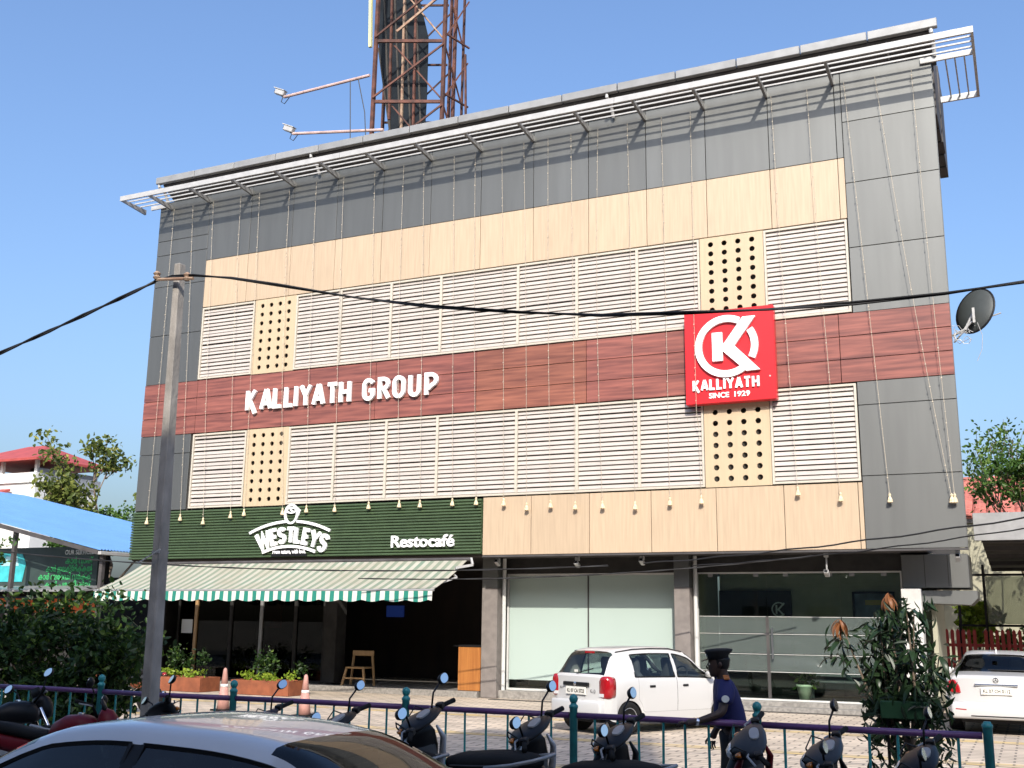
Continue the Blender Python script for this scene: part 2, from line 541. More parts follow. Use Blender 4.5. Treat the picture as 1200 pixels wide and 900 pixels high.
M['wood_warm'] = mat('warm_brown_wood_grain_panel', (0.28, 0.103, 0.066), 0.42, col2=(0.14, 0.048, 0.034), scale=2.6, stretch=(0.30, 1, 4.5), orand=0.08, detail=8)

def brick_mat(name, c1, c2, mortar, bw, bh, ms, bump=0.3, rough=0.85):
    m = bpy.data.materials.new(name)
    m.use_nodes = True
    nt = m.node_tree
    b = nt.nodes['Principled BSDF']
    b.inputs['Roughness'].default_value = rough
    tc = nt.nodes.new('ShaderNodeTexCoord')
    br = nt.nodes.new('ShaderNodeTexBrick')
    br.inputs['Color1'].default_value = (*c1, 1)
    br.inputs['Color2'].default_value = (*c2, 1)
    br.inputs['Mortar'].default_value = (*mortar, 1)
    br.inputs['Scale'].default_value = 1.0
    br.inputs['Brick Width'].default_value = bw
    br.inputs['Row Height'].default_value = bh
    br.inputs['Mortar Size'].default_value = ms
    nt.links.new(tc.outputs['Object'], br.inputs['Vector'])
    n = nt.nodes.new('ShaderNodeTexNoise')
    n.inputs['Scale'].default_value = 0.9
    n.inputs['Detail'].default_value = 6
    nt.links.new(tc.outputs['Object'], n.inputs['Vector'])
    mr = nt.nodes.new('ShaderNodeMapRange')
    mr.inputs['To Min'].default_value = 0.65
    mr.inputs['To Max'].default_value = 1.3
    nt.links.new(n.outputs['Fac'], mr.inputs['Value'])
    hs = nt.nodes.new('ShaderNodeHueSaturation')
    nt.links.new(br.outputs['Color'], hs.inputs['Color'])
    nt.links.new(mr.outputs[0], hs.inputs['Value'])
    nt.links.new(hs.outputs[0], b.inputs['Base Color'])
    bp = nt.nodes.new('ShaderNodeBump')
    bp.inputs['Strength'].default_value = bump
    bp.inputs['Distance'].default_value = 0.01
    bp.invert = True
    nt.links.new(br.outputs['Fac'], bp.inputs['Height'])
    nt.links.new(bp.outputs[0], b.inputs['Normal'])
    return m
M['paving'] = brick_mat('interlocking_paver_blocks', (0.60, 0.50, 0.39), (0.43, 0.36, 0.285), (0.20, 0.17, 0.14), 0.42, 0.21, 0.018)
M['paving_yellow'] = brick_mat('yellow_paver_blocks', (0.58, 0.42, 0.17), (0.46, 0.37, 0.25), (0.2, 0.16, 0.11), 0.42, 0.21, 0.018)
M['footpath'] = brick_mat('grey_footpath_tiles', (0.26, 0.24, 0.22), (0.20, 0.19, 0.17), (0.1, 0.09, 0.08), 0.3, 0.3, 0.012)
M['asphalt'] = mat('asphalt', (0.055, 0.054, 0.052), 0.9, var=0.25, scale=3, bump=0.5, bscale=90)
M['earth'] = mat('dusty_ground', (0.19, 0.16, 0.12), 0.95, var=0.25, scale=0.6, bump=0.3, bscale=8)
M['kerb'] = mat('concrete_kerb', (0.32, 0.30, 0.27), 0.9, var=0.2, scale=6, bump=0.3)

# ------------------------------------------------------------------ ground
def sheet(name, x0, x1, y0, y1, z, m):
    bm = B()
    vs = [bm.verts.new(p) for p in ((x0, y0, z), (x1, y0, z), (x1, y1, z), (x0, y1, z))]
    bm.faces.new(vs)
    return obj(name, bm, m)
tag(sheet('ground', -1500, 1500, -1500, 1500, -0.20, M['earth']), 'dusty ground reaching to the horizon', kind='structure')
tag(sheet('road', -200, 200, -7, 6.5, -0.15, M['asphalt']), 'dark asphalt street in front of the railing', kind='structure')
tag(obj('footpath', box(B(), -200, 200, 6.66, 11.6, -0.19, 0.0), M['footpath']), 'tiled footpath under the railing', kind='structure')
tag(obj('forecourt_paving', box(B(), -34, 14, 11.6, 60, -0.19, -0.004), M['paving']), 'block paved forecourt in front of the building', kind='structure')
kerb = tag(obj('kerb', box(B(), -200, 200, 6.5, 6.66, -0.19, 0.004), M['kerb']), 'concrete kerb edging the street', kind='structure')
for i, yy in enumerate((13.9, 17.2, 20.6)):
    tag(sheet('paving_band', -34, 14, yy, yy + 0.42, 0.0, M['paving_yellow']), 'row of yellow paver blocks across the forecourt', kind='structure')

# ------------------------------------------------------------------ the office building
FY = 24.6
bld = thing('office_building', 'three storey commercial building clad in grey, beige and red-brown wood panels', 'building', (-12.5, 26, 0))
XL, XR = -23.95, -1.12
ZB = [3.5, 4.95, 7.18, 8.77, 11.03, 12.52, 14.66]
G = 0.007
def panel(name, x0, x1, z0, z1, m, y0=FY, t=0.05, par=bld):
    bm = bbox(x0 + G, x1 - G, y0 + rnd.uniform(-.003, .003), y0 + t, z0 + G, z1 - G, 0.004)
    return obj(name, bm, m, par)
obj('wall', box(B(), XL + .05, -2.05, FY + .32, 40, 3.62, 14.5), M['hollow'], bld)
obj('backing_wall', box(B(), XL + .03, XR - .03, FY + .055, FY + .10, ZB[0] + .02, ZB[1] - .02), M['hollow'], bld)
for z0, z1 in ((ZB[2], ZB[3]), (ZB[4], ZB[6])):
    obj('backing_wall', box(B(), XL + .03, XR - .03, FY + .055, FY + .10, z0 + .02, z1 - .02), M['hollow'], bld)
for x0, x1 in ((XL + .03, -22.0), (-3.1, XR - .03)):
    for z0, z1 in ((ZB[1], ZB[2]), (ZB[3], ZB[4])):
        obj('backing_wall', box(B(), x0, x1, FY + .055, FY + .10, z0 - .015, z1 + .015), M['hollow'], bld)
obj('return_wall', box(B(), XR - .06, XR, FY + .06, FY + .14, 3.5, 14.5), M['dark_panel'], bld)
obj('return_wall', box(B(), XL, XL + .06, FY + .06, FY + .55, 3.5, 14.5), M['dark_panel'], bld)
JX = [-21.95, -20.35, -18.8, -17.25, -15.7, -14.15, -12.6, -11.05, -9.5, -7.95, -6.42, -4.87, -3.30]
# top row of grey panels
xs = [XL, -21.95] + JX[1:] + [-3.15]
for a, b in zip(xs[:-1], xs[1:]):
    if a == XL:
        panel('cladding_panel', a, b, 12.9, 13.37, M['dark_panel'])
        panel('cladding_panel', a, b, 13.37, ZB[6], M['dark_panel'])
        panel('cladding_panel', a, b, ZB[5] - .65, 12.9, M['dark_panel'])
    else:
        panel('cladding_panel', a, b, ZB[5], ZB[6], M['dark_panel'])
xs = JX + [-3.15]
for a, b in zip(xs[:-1], xs[1:]):
    panel('laminate_panel', a, b, ZB[4], ZB[5], M['beige_panel'])
for z0, z1 in ((10.3, 11.87), (8.77, 10.3), (6.62, 7.18), (4.95, 6.62)):
    panel('cladding_panel', XL, -21.95 if z0 > 7.5 else -22.02, z0, z1, M['dark_panel'])
for z0, z1 in ((13.40, 14.66), (11.88, 13.40), (10.31, 11.88), (8.77, 10.31), (6.65, 7.18), (5.08, 6.65), (3.5, 5.08)):
    panel('cladding_panel', -3.15, XR, z0, z1, M['dark_panel'])
xs = [-12.37, -11.04, -9.5, -7.95, -6.39, -4.85, -3.25, -3.15]
for a, b in zip(xs[:-1], xs[1:]):
    panel('laminate_panel', a, b, ZB[0], ZB[1], M['beige_panel'])
# wood-look band, three boards high
xs = [XL, -21.9, -18.79, -15.7, -12.63, -9.57, -6.5, -3.47, XR]
for k, (a, b) in enumerate(zip(xs[:-1], xs[1:])):
    for r in range(3):
        panel('wood_plank', a, b, 7.18 + r * .53, 7.18 + (r + 1) * .53, M['wood_warm'] if k == 4 else M['wood'], FY - .012)
# louvres
def louvre(x0, x1, z0, z1, mull):
    fr = obj('louvre_frame', box(box(box(box(B(), x0, x1, FY - .02, FY + .06, z0, z0 + .05), x0, x0 + .05, FY - .02, FY + .06, z0 + .05, z1 - .05),
             x1 - .05, x1, FY - .02, FY + .06, z0 + .05, z1 - .05), x0, x1, FY - .02, FY + .06, z1 - .05, z1), M['louvre_frame'], bld)
    n = int(round((z1 - z0 - .1) / .113))
    p = (z1 - z0 - .1) / n
    me = None
    for k in range(n):
        zc = z0 + .05 + p * (k + .5)
        if me is None:
            me = bpy.data.meshes.new('slat')
            bm = box(B(), x0 + .052, x1 - .052, -.011, .011, -.0455, .0455, Matrix.Rotation(math.radians(-20), 4, 'X'))
            bmesh.ops.recalc_face_normals(bm, faces=bm.faces)
            bm.to_mesh(me)
            bm.free()
            me.materials.append(M['louvre'])
        inst('slat', me, fr, (0, FY + .035 + rnd.uniform(-.004, .004), zc + rnd.uniform(-.004, .004)), (rnd.uniform(-.04, .04), rnd.uniform(-.0006, .0006), 0))
    for xm in mull:
        obj('mullion', box(B(), xm - .035, xm + .035, FY - .03, FY + .01, z0 + .052, z1 - .052), M['louvre_frame'], fr)
    return fr
MU = [-16.95, -15.3, -13.74, -11.46, -9.82, -8.22]
for z0, z1 in ((8.80, 11.0), (4.98, 7.15)):
    louvre(-21.92, -19.97, z0, z1, [])
    louvre(-18.48, -6.64, z0, z1, MU)
    louvre(-5.08, -3.17, z0, z1, [])
# perforated panels with real holes
def perforated(x0, x1, z0, z1, nc, nr):
    bm = B()
    cw, ch = (x1 - x0 - .2) / nc, (z1 - z0 - .12) / nr
    for y, flip in ((FY + .0, 1), (FY + .04, 0)):
        for i in range(nc):
            for j in range(nr):
                cx, cz = x0 + .1 + cw * (i + .5), z0 + .06 + ch * (j + .5)
                r = .066
                inn = [bm.verts.new((cx + r * math.cos(PI / 4 + PI / 6 * k), y, cz + r * math.sin(PI / 4 + PI / 6 * k))) for k in range(12)]
                cor = [bm.verts.new((cx + sx * cw / 2, y, cz + sz * ch / 2)) for sx, sz in ((1, 1), (-1, 1), (-1, -1), (1, -1))]
                for q in range(4):
                    ids = [(q * 3 + s) % 12 for s in range(4)]
                    bm.faces.new([cor[q]] + [inn[s] for s in ids] + [cor[(q + 1) % 4]])
                if flip:
                    prev = inn
                    for k in range(12):
                        a, b = inn[k], inn[(k + 1) % 12]
                        c = bm.verts.new((b.co.x, y + .039, b.co.z))
                        d = bm.verts.new((a.co.x, y + .039, a.co.z))
                        bm.faces.new((a, b, c, d))
    box(bm, x0, x0 + .1, FY, FY + .04, z0, z1)
    box(bm, x1 - .1, x1, FY, FY + .04, z0, z1)
    box(bm, x0 + .1, x1 - .1, FY, FY + .04, z0, z0 + .06)
    box(bm, x0 + .1, x1 - .1, FY, FY + .04, z1 - .06, z1)
    bmesh.ops.remove_doubles(bm, verts=bm.verts, dist=1e-4)
    obj('perforated_panel', bm, M['perf_panel'], bld)
for z0, z1 in ((8.785, 11.015), (4.965, 7.165)):
    perforated(-19.955, -18.495, z0, z1, 4, 8 if z0 > 8 else 8)
    perforated(-6.625, -5.095, z0, z1, 4, 9 if z0 > 8 else 8)
# green slatted name board
gb = obj('name_board', box(B(), XL + .02, -12.39, FY + .0, FY + .05, 3.53, 4.92), M['green_slat'], bld)
for k in range(18):
    z = 3.53 + k * .0775
    ex = rnd.uniform(-.015, .015)
    bm = B()
    prof = [(FY, z + .004), (FY - .045, z + .014), (FY - .05, z + .03), (FY - .028, z + .066), (FY, z + .073)]
    xa, xb = XL - .03 + ex, -12.40 + rnd.uniform(-.012, .006)
    prism(bm, prof, lambda u, v, t: (t, u, v), xa, xb)
    obj('slat', bm, M['green_slat'], gb)
# roof eave, gutter and sunshade
for a in range(15):
    x0 = -23.70 + a * 1.52
    obj('gutter', bbox(x0 + .012, x0 + 1.508, 24.02, 24.16, 15.06, 15.27, .012), M['gutter'], bld)
obj('eave_soffit', prism(B(), [(24.165, 15.03), (24.165, 15.12), (27.5, 15.75), (40, 15.75), (40, 14.9), (25.5, 14.55), (24.9, 14.56)], lambda u, v, t: (t, u, v), -23.5, -2.05), M['roof_dark'], bld)
obj('eave_soffit', prism(B(), [(24.165, 15.03), (24.165, 15.12), (25.0, 15.3), (25.0, 14.6)], lambda u, v, t: (t, u, v), -2.049, -1.02), M['roof_dark'], bld)
for a in range(15):
    xx = -23.3 + a * 1.52
    obj('rafter', bar(B(), (xx, 24.2, 15.0), (xx, 24.9, 14.68), .04, .06), M['grey_metal'], bld)
for xx in (-23.6, -17.9, -8.8, -1.05):
    bm = tube(B(), [(xx, 24.09, 15.11), (xx, 24.09, 14.98), (xx + .02, 24.35, 14.86), (xx + .02, 24.52, 14.6)], .045, 8)
    obj('downpipe', bm, M['white_metal'], bld)
PY = FY - 1.05
for a, b in ((-24.6, -16.51), (-16.5, -8.41), (-8.4, -.18)):
    obj('sunshade_beam', box(B(), a, b, PY - .03, PY + .03, 14.465, 14.615), M['white_metal'], bld)
for k in range(3):
    yy = FY - (.25, .5, .73)[k]
    obj('sunshade_bar', box(B(), -24.55, -.241, yy - .016, yy + .016, 14.545, 14.58), M['white_metal'], bld)
obj('sunshade_beam', box(B(), -24.3, XL + .25, FY - .06, FY - .008, 14.48, 14.61), M['white_metal'], bld)
obj('sunshade_beam', box(B(), -1.35, -.241, FY - .06, FY - .008, 14.48, 14.61), M['white_metal'], bld)
for xx in [-24.57, -23.5] + [j - .02 for j in JX]:
    bm = B()
    prism(bm, [(PY + .031, 14.47), (PY + .031, 14.54), (FY - .004, 14.54), (FY - .004, 14.38)], lambda u, v, t: (t, u, v), xx - .032, xx + .032)
    obj('sunshade_bracket', bm, M['grey_metal'], bld)
# side return of the sunshade on the right
obj('sunshade_beam', box(B(), -.24, -.18, PY + .031, 26.7, 14.465, 14.615), M['white_metal'], bld)
for k in range(3):
    xx = -.42 - .2 * k
    obj('sunshade_bar', box(B(), xx - .016, xx + .016, FY - .004, 26.699, 14.545, 14.58), M['white_metal'], bld)
obj('sunshade_bracket', box(B(), -1.06, -.181, 26.701, 26.76, 14.46, 14.61), M['white_metal'], bld)
for k in range(5):
    y0 = 25.1 + k * .75
    obj('gable_sheet', bbox(-1.3, -1.10 + (.03 if k == 2 else 0), y0, y0 + .74, 13.42 - .02 * k, 15.25 + .08 * k, .006), M['roof_dark'], bld)
# ground floor: soffit, columns, steps
obj('soffit', box(B(), XL, -2.0, FY + .11, 31, 3.50, 3.60), M['roof_dark'], bld)
obj('soffit_edge', box(B(), -12.37, XR, FY, FY + .10, 3.455, 3.497), M['roof_dark'], bld)
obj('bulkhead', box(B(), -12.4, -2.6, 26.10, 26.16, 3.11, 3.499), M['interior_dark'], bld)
for x0, x1 in ((-12.86, -12.42), (-7.74, -7.36)):
    col = obj('column', bbox(x0, x1, 25.6, 26.1, .0, 2.735, .012), M['column'], bld)
    obj('column_shade', box(B(), x0 + .006, x1 - .006, 25.606, 26.1, 2.74, 3.499), M['dark_panel'], col)  # upper column given a darker colour to paint in the soffit's shade
    obj('downpipe', tube(B(), [(x1 + .08, 25.85, 3.49), (x1 + .08, 25.85, .1)], .05, 10), M['alu'], col)
obj('column', bbox(-2.6, -2.19, 25.6, 26.1, 0, 2.70, .012), M['column_white'], bld)
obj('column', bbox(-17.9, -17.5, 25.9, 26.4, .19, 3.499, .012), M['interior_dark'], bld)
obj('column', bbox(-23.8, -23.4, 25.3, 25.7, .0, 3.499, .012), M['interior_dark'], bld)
sb_ = obj('side_box', bbox(-2.58, -1.2, 25.85, 27.2, 2.72, 3.45, .01), M['dark_panel'], bld)
for xx in (-2.1, -1.62):
    obj('panel_joint', box(B(), xx - .006, xx + .006, 25.844, 25.86, 2.74, 3.44), M['hollow'], sb_)
obj('side_slab', prism(B(), [(-2.25, 2.66), (-2.25, 2.40), (-1.2, 2.36), (-1.06, 2.50), (-1.06, 2.66)], lambda u, v, t: (u, t, v), 25.8, 27.0), M['dark_panel'], bld)
obj('plinth', bbox(-12.9, -2.2, 25.75, 31, -.01, .19, .01), M['granite'], bld)
obj('step', bbox(-7.3, -2.7, 25.35, 25.748, -.01, .10, .01), M['granite'], bld)
obj('plinth', bbox(-23.9, -12.91, 25.5, 31, -.01, .15, .01), M['granite'], bld)
obj('drain_grating', bbox(-12.4, -2.6, 25.12, 25.30, -.02, .012, .004), M['hollow'], bld)
# left shop window: white film behind glass, white frame
def framed(x0, x1, y, z0, z1, w, mtl, par, name='window_frame'):
    bm = B()
    box(bm, x0, x1, y - .04, y + .04, z0, z0 + w)
    box(bm, x0, x1, y - .04, y + .04, z1 - w, z1)
    box(bm, x0, x0 + w, y - .04, y + .04, z0 + w, z1 - w)
    box(bm, x1 - w, x1, y - .04, y + .04, z0 + w, z1 - w)
    return obj(name, bm, mtl, par)
GYY = 26.2
wf = framed(-12.40, -7.78, GYY, .19, 3.11, .05, M['alu'], bld)
obj('mullion', box(B(), -10.165, -10.135, GYY - .03, GYY + .03, .241, 3.059), M['roof_dark'], wf)
for x0, x1 in ((-12.34, -10.17), (-10.13, -7.84)):
    obj('pane', box(B(), x0, x1, GYY - .012, GYY - .002, .45, 3.055), M['film'], wf)
    obj('pane', box(B(), x0, x1, GYY - .010, GYY - .002, .245, .447), M['glass'], wf)
obj('room_wall', box(B(), -12.6, -7.6, 28.0, 28.1, .19, 3.5), M['interior_cream'], bld)
# entrance glazing with frosted bands
ef = framed(-7.34, -2.62, GYY, .19, 3.11, .035, M['alu'], bld)
GX = [-7.30, -5.66, -3.98, -2.66]
for a, b in zip(GX[:-1], GX[1:]):
    pn = obj('pane', box(B(), a + .006, b - .006, GYY - .006, GYY + .006, .24, 3.07), M['glass'], ef)
    for z0, z1 in ((1.70, 2.06), (1.24, 1.66), (.84, 1.20)):
        obj('frosted_band', box(B(), a + .012, b - .012, GYY - .014, GYY - .008, z0, z1), M['frost'], pn)
    for zz in (2.075, 1.68, 1.22, .825):
        obj('film_line', box(B(), a + .012, b - .012, GYY - .017, GYY - .010, zz - .006, zz + .006), M['alu'], pn)
obj('door_stile', box(B(), -5.70, -5.63, GYY - .025, GYY + .025, .24, 2.08), M['roof_dark'], ef)
obj('door_handle', tube(B(), [(-5.55, GYY - .09, 1.12), (-5.55, GYY - .09, 1.82)], .028, 10), M['chrome'], ef)
for zz in (1.2, 1.74):
    obj('handle_stud', tube(B(), [(-5.55, GYY - .09, zz), (-5.55, GYY - .016, zz)], .015, 8), M['chrome'], ef)
for xx in (-7.0, -5.9, -5.2, -4.2, -3.7, -3.0):
    obj('patch_fitting', box(B(), xx - .06, xx + .06, GYY - .02, GYY + .02, 3.0, 3.072), M['grey_metal'], ef)
# lobby behind the glass
lob = obj('lobby_wall', box(B(), -7.4, -1.95, 28.6, 28.7, .19, 3.5), M['interior_cream'], bld)
obj('dark_wall_panel', box(B(), -7.4, -5.55, 28.5, 28.59, .9, 2.75), M['interior_dark'], lob)
obj('lobby_side', box(B(), -2.05, -1.95, 26.3, 28.59, .19, 3.5), M['interior_cream'], bld)
obj('lobby_side', box(B(), -7.55, -7.45, 26.3, 28.59, .19, 3.5), M['interior_cream'], bld)
obj('floor_shade', box(B(), -7.4, -2.1, 26.35, 28.5, .191, .2), M['interior_dark'], lob)  # dark sheet added so the lobby floor looks shaded
obj('shade_skirting', box(B(), -7.39, -2.06, 28.44, 28.499, .21, .85), M['interior_dark'], lob)  # dark skirting run full width to paint shade on the lower lobby wall
lm = lambda u, v, t: (u, t, v)
bm = B()
stroke(bm, arc(-5.86, 2.28, .17, .17, 40, 320, 24), .03, lm, 28.499, 28.48)
stroke(bm, [(-5.92, 2.17), (-5.92, 2.39)], .04, lm, 28.499, 28.481)
stroke(bm, [(-5.89, 2.26), (-5.72, 2.44)], .04, lm, 28.499, 28.482)
stroke(bm, [(-5.88, 2.28), (-5.74, 2.14)], .04, lm, 28.499, 28.483)
obj('wall_logo', bm, M['sign_white'], lob)
text_mesh('wall_logo_text', 'KALLIYATH', .07, M['sign_white'], lob, (-6.06, 28.49, 1.99), extrude=.004, width=.42)
# restaurant interior
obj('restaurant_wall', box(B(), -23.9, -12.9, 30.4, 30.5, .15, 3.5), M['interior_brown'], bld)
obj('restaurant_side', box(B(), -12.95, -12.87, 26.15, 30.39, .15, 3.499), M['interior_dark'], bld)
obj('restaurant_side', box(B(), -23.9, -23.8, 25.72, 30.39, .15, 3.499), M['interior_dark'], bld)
fr2 = framed(-23.3, -18.0, 26.1, .16, 3.3, .06, M['interior_dark'], bld, 'restaurant_window')
for xx, mm in ((-22.6, 'pale_wood'), (-21.3, 'interior_dark'), (-20.2, 'grey_metal'), (-19.0, 'interior_dark')):
    obj('mullion', box(B(), xx - .05, xx + .05, 26.05, 26.15, .221, 3.239), M[mm], fr2)
for a, b in ((-23.24, -22.65), (-22.55, -21.35), (-21.25, -20.25), (-20.15, -19.05), (-18.95, -18.06)):
    obj('pane', box(B(), a, b, 26.096, 26.104, .222, 3.238), M['dim_glass'], fr2)
obj('red_wall_panel', box(B(), -23.5, -22.7, 30.3, 30.39, 1.6, 2.8), M['red_fence'], bld)
obj('blue_screen', box(B(), -18.6, -18.0, 30.3, 30.39, 2.0, 2.35), mat('blue_menu_screen', (.02, .05, .25), .3, emit=(.05, .12, .6, .06)), bld)
obj('wall_notice', box(B(), -23.1, -22.7, 26.03, 26.05, 1.45, 1.85), M['sign_white'], bld)

# ------------------------------------------------------------------ signs on the facade
fm = lambda u, v, t: (u, t, v)
s1 = thing('wall_sign', 'raised white KALLIYATH GROUP lettering on the red-brown wood band', 'sign', (-16.9, FY - .03, 7.7))
x = -20.0
for ch, adv in zip('KALLIYATH GROUP', [.54, .49, .42, .37, .20, .46, .50, .465, .54, .28, .53, .50, .53, .535, .4]):
    if ch != ' ':
        bm = B()
        h = .56
        glyph_bm(bm, ch, x + .05, 7.72, h, .107, fm, FY - .03, FY - .115)
        obj('letter', bm, M['white_letter'], s1)
    x += adv * .925
s2 = thing('logo_sign', 'red square sign with white ringed K logo and the words KALLIYATH SINCE 1929', 'sign', (-5.92, FY - .2, 6.9))
SY = FY - .26
obj('sign_face', bbox(-6.98, -4.87, SY, FY - .04, 6.88, 9.10, .015), M['red_sign'], s2)
bm = B()
stroke(bm, arc(-5.97, 8.20, .66, .66, 62, 322, 40), .16, fm, SY - .001, SY - .075)
obj('logo_ring', bm, M['white_letter'], s2)
bm = B()
stroke(bm, arc(-5.97, 8.20, .66, .66, -28, 33, 14), .16, fm, SY - .001, SY - .075)
obj('logo_ring', bm, M['white_letter'], s2)
bm = B()
prism(bm, [(-6.30, 7.86), (-6.06, 7.86), (-6.06, 8.54), (-6.30, 8.54)], fm, SY - .001, SY - .080)
prism(bm, [(-6.06, 8.21), (-5.57, 8.86), (-5.27, 8.86), (-5.80, 8.16)], fm, SY - .001, SY - .083)
prism(bm, [(-6.059, 8.27), (-5.83, 8.25), (-5.20, 7.58), (-5.52, 7.57), (-6.059, 8.09)], fm, SY - .001, SY - .086)
obj('logo_letter', bm, M['white_letter'], s2)
x = -6.80
for ch, adv in zip('KALLIYATH', [.19, .205, .165, .165, .075, .195, .195, .20, .17]):
    bm = B()
    glyph_bm(bm, ch, x + .03, 7.20, .24, .052, fm, SY - .001, SY - .045)
    obj('letter', bm, M['white_letter'], s2)
    x += adv
text_mesh('word', 'SINCE', .17, M['white_letter'], s2, (-6.42, SY - .012, 7.0), extrude=.010, offset=.004, width=.47)
text_mesh('word', '1929', .17, M['white_letter'], s2, (-5.86, SY - .012, 7.0), extrude=.010, offset=.004, width=.36)
text_mesh('trademark', '°', .12, M['white_letter'], s2, (-5.02, SY - .008, 7.35), extrude=.005)
GY = FY - .052
s3 = thing('cafe_sign', 'white WESTLEYS arched logo sign with a cup on the green slatted board', 'sign', (-18.2, GY - .02, 3.55))
c0, R0 = (-18.22, 1.30), 2.82
def archmap(xl, zl):
    a = (xl + 18.22) / R0
    return (c0[0] + (R0 + zl) * math.sin(a), c0[1] + (R0 + zl) * math.cos(a))
af = lambda u, v, t: (archmap(u, v)[0], t, archmap(u, v)[1])
x = -19.30
for ch, hh, adv in zip('WESTLEYS', [.46, .43, .41, .40, .40, .41, .43, .46], [.34, .21, .225, .215, .20, .21, .245, .2]):
    bm = B()
    glyph_bm(bm, ch, x + .04, -.19 - (hh - .40) * .5, hh, .098, af, GY, GY - .07)
    obj('letter', bm, M['white_letter'], s3)
    x += adv * 1.27
bm = B()
stroke(bm, [archmap(-19.45 + .1 * i, .38) for i in range(12)], .07, fm, GY, GY - .06)
obj('arch', bm, M['white_letter'], s3)
bm = B()
stroke(bm, [archmap(-18.02 + .1 * i, .38) for i in range(11)], .07, fm, GY, GY - .06)
obj('arch', bm, M['white_letter'], s3)
bm = B()
stroke(bm, [archmap(-19.22 + .1 * i, -.30) for i in range(21)], .075, fm, GY, GY - .06)
obj('arch', bm, M['white_letter'], s3)
bm = B()
stroke(bm, arc(-18.20, 4.70, .20, .25, 100, 455, 24), .055, fm, GY, GY - .06)
obj('cup', bm, M['white_letter'], s3)
bm = B()
stroke(bm, arc(-18.20, 4.80, .15, .07, 0, 359, 18), .04, fm, GY, GY - .055)
stroke(bm, [(-18.24, 4.83), (-18.14, 4.76)], .04, fm, GY, GY - .05)
stroke(bm, [(-18.02, 4.86), (-17.93, 4.78), (-17.99, 4.64)], .05, fm, GY, GY - .045)
obj('cup_detail', bm, M['white_letter'], s3)
obj('tagline_plate', prism(B(), [archmap(-18.82 + .12 * i, -.36) for i in range(11)] + [(-17.62, 3.56), (-18.82, 3.56)], fm, GY - .002, GY - .03), M['black'], s3)
text_mesh('tagline', 'From nature, with love.', .15, M['white_letter'], s3, (-18.76, GY - .034, 3.63), extrude=.004, offset=.004, width=1.1)
s4 = thing('restocafe_sign', 'raised white Restocafé lettering near the right end of the green board', 'sign', (-14.1, GY - .02, 3.75))
text_mesh('lettering', 'Restocafé', .42, M['white_letter'], s4, (-15.0, GY - .035, 3.74), extrude=.03, offset=.008, width=1.85)
# ------------------------------------------------------------------ strings of festive bulbs
STR = [(-23.3, 14.35, -23.35, 4.66), (-22.55, 14.35, -22.1, 4.73), (-21.75, 14.35, -21.25, 4.6), (-20.7, 14.35, -20.28, 4.75), (-20.0, 14.35, -19.81, 4.80),
       (-18.9, 14.35, -18.49, 4.79), (-17.95, 14.35, -17.7, 4.83), (-17.0, 14.35, -16.78, 4.82), (-15.95, 14.35, -15.71, 4.86), (-15.0, 14.35, -14.77, 4.87),
       (-14.35, 14.35, -14.15, 4.85), (-13.4, 14.35, -13.2, 4.86), (-12.75, 14.35, -12.52, 4.86), (-11.95, 14.35, -11.75, 4.81), (-11.3, 14.35, -11.12, 4.68),
       (-10.6, 14.35, -10.48, 4.72), (-9.95, 14.35, -9.83, 4.66), (-9.2, 14.35, -9.13, 4.66), (-8.4, 14.35, -8.31, 4.61), (-7.5, 14.35, -7.46, 4.68),
       (-6.75, 14.35, -6.71, 4.69), (-4.75, 14.35, -4.52, 4.80), (-3.9, 14.35, -3.61, 4.64), (-3.05, 14.35, -2.59, 4.58), (-2.35, 14.35, -1.36, 4.53), (-1.55, 14.35, -1.30, 4.53)]
for k, (xa, za, xb, zb) in enumerate(STR):
    t = thing('string_light', '%s bulb string from the left hanging down the facade to a cloth knot' % ORD[k], 'string light', (xb, FY - .12, zb), 'bulb strings hanging down the facade')
    yy = FY - .10
    sag = rnd.uniform(.02, .10)
    bow = rnd.uniform(-.06, .06)
    P = []
    bm = B()
    red = -7.05 < xb < -4.8
    for i in range(25):
        f = i / 24
        z = za + (zb - za) * f
        y = yy - sag * math.sin(PI * f)
        if red and 6.7 < z < 9.3:
            y = FY - .33
        P.append((xa + (xb - xa) * f + bow * math.sin(PI * f), y, z))
    obj('cord', tube(B(), P, .005, 4), M['bulb'], t)
    for i in range(36):
        f = (i + rnd.uniform(.2, .8)) / 36
        q = f * 24
        a, b = P[int(q)], P[min(24, int(q) + 1)]
        c = Vector(a).lerp(Vector(b), q - int(q))
        s = rnd.uniform(.006, .013)
        box(bm, c.x - s, c.x + s, c.y - s - .01, c.y + s - .01, c.z - s, c.z + s, Matrix.Identity(4))
    bo = obj('bulbs', bm, M['bulb'], t)
    bo['kind'] = 'stuff'
    bm = B()
    e = Vector(P[-1])
    lathe(bm, [(.012, .09), (.03, .06), (.022, .02), (.045, -.03), (.06, -.10), (.03, -.115)], 8, tuple(e))
    obj('knot', bm, M['tassel'], t)

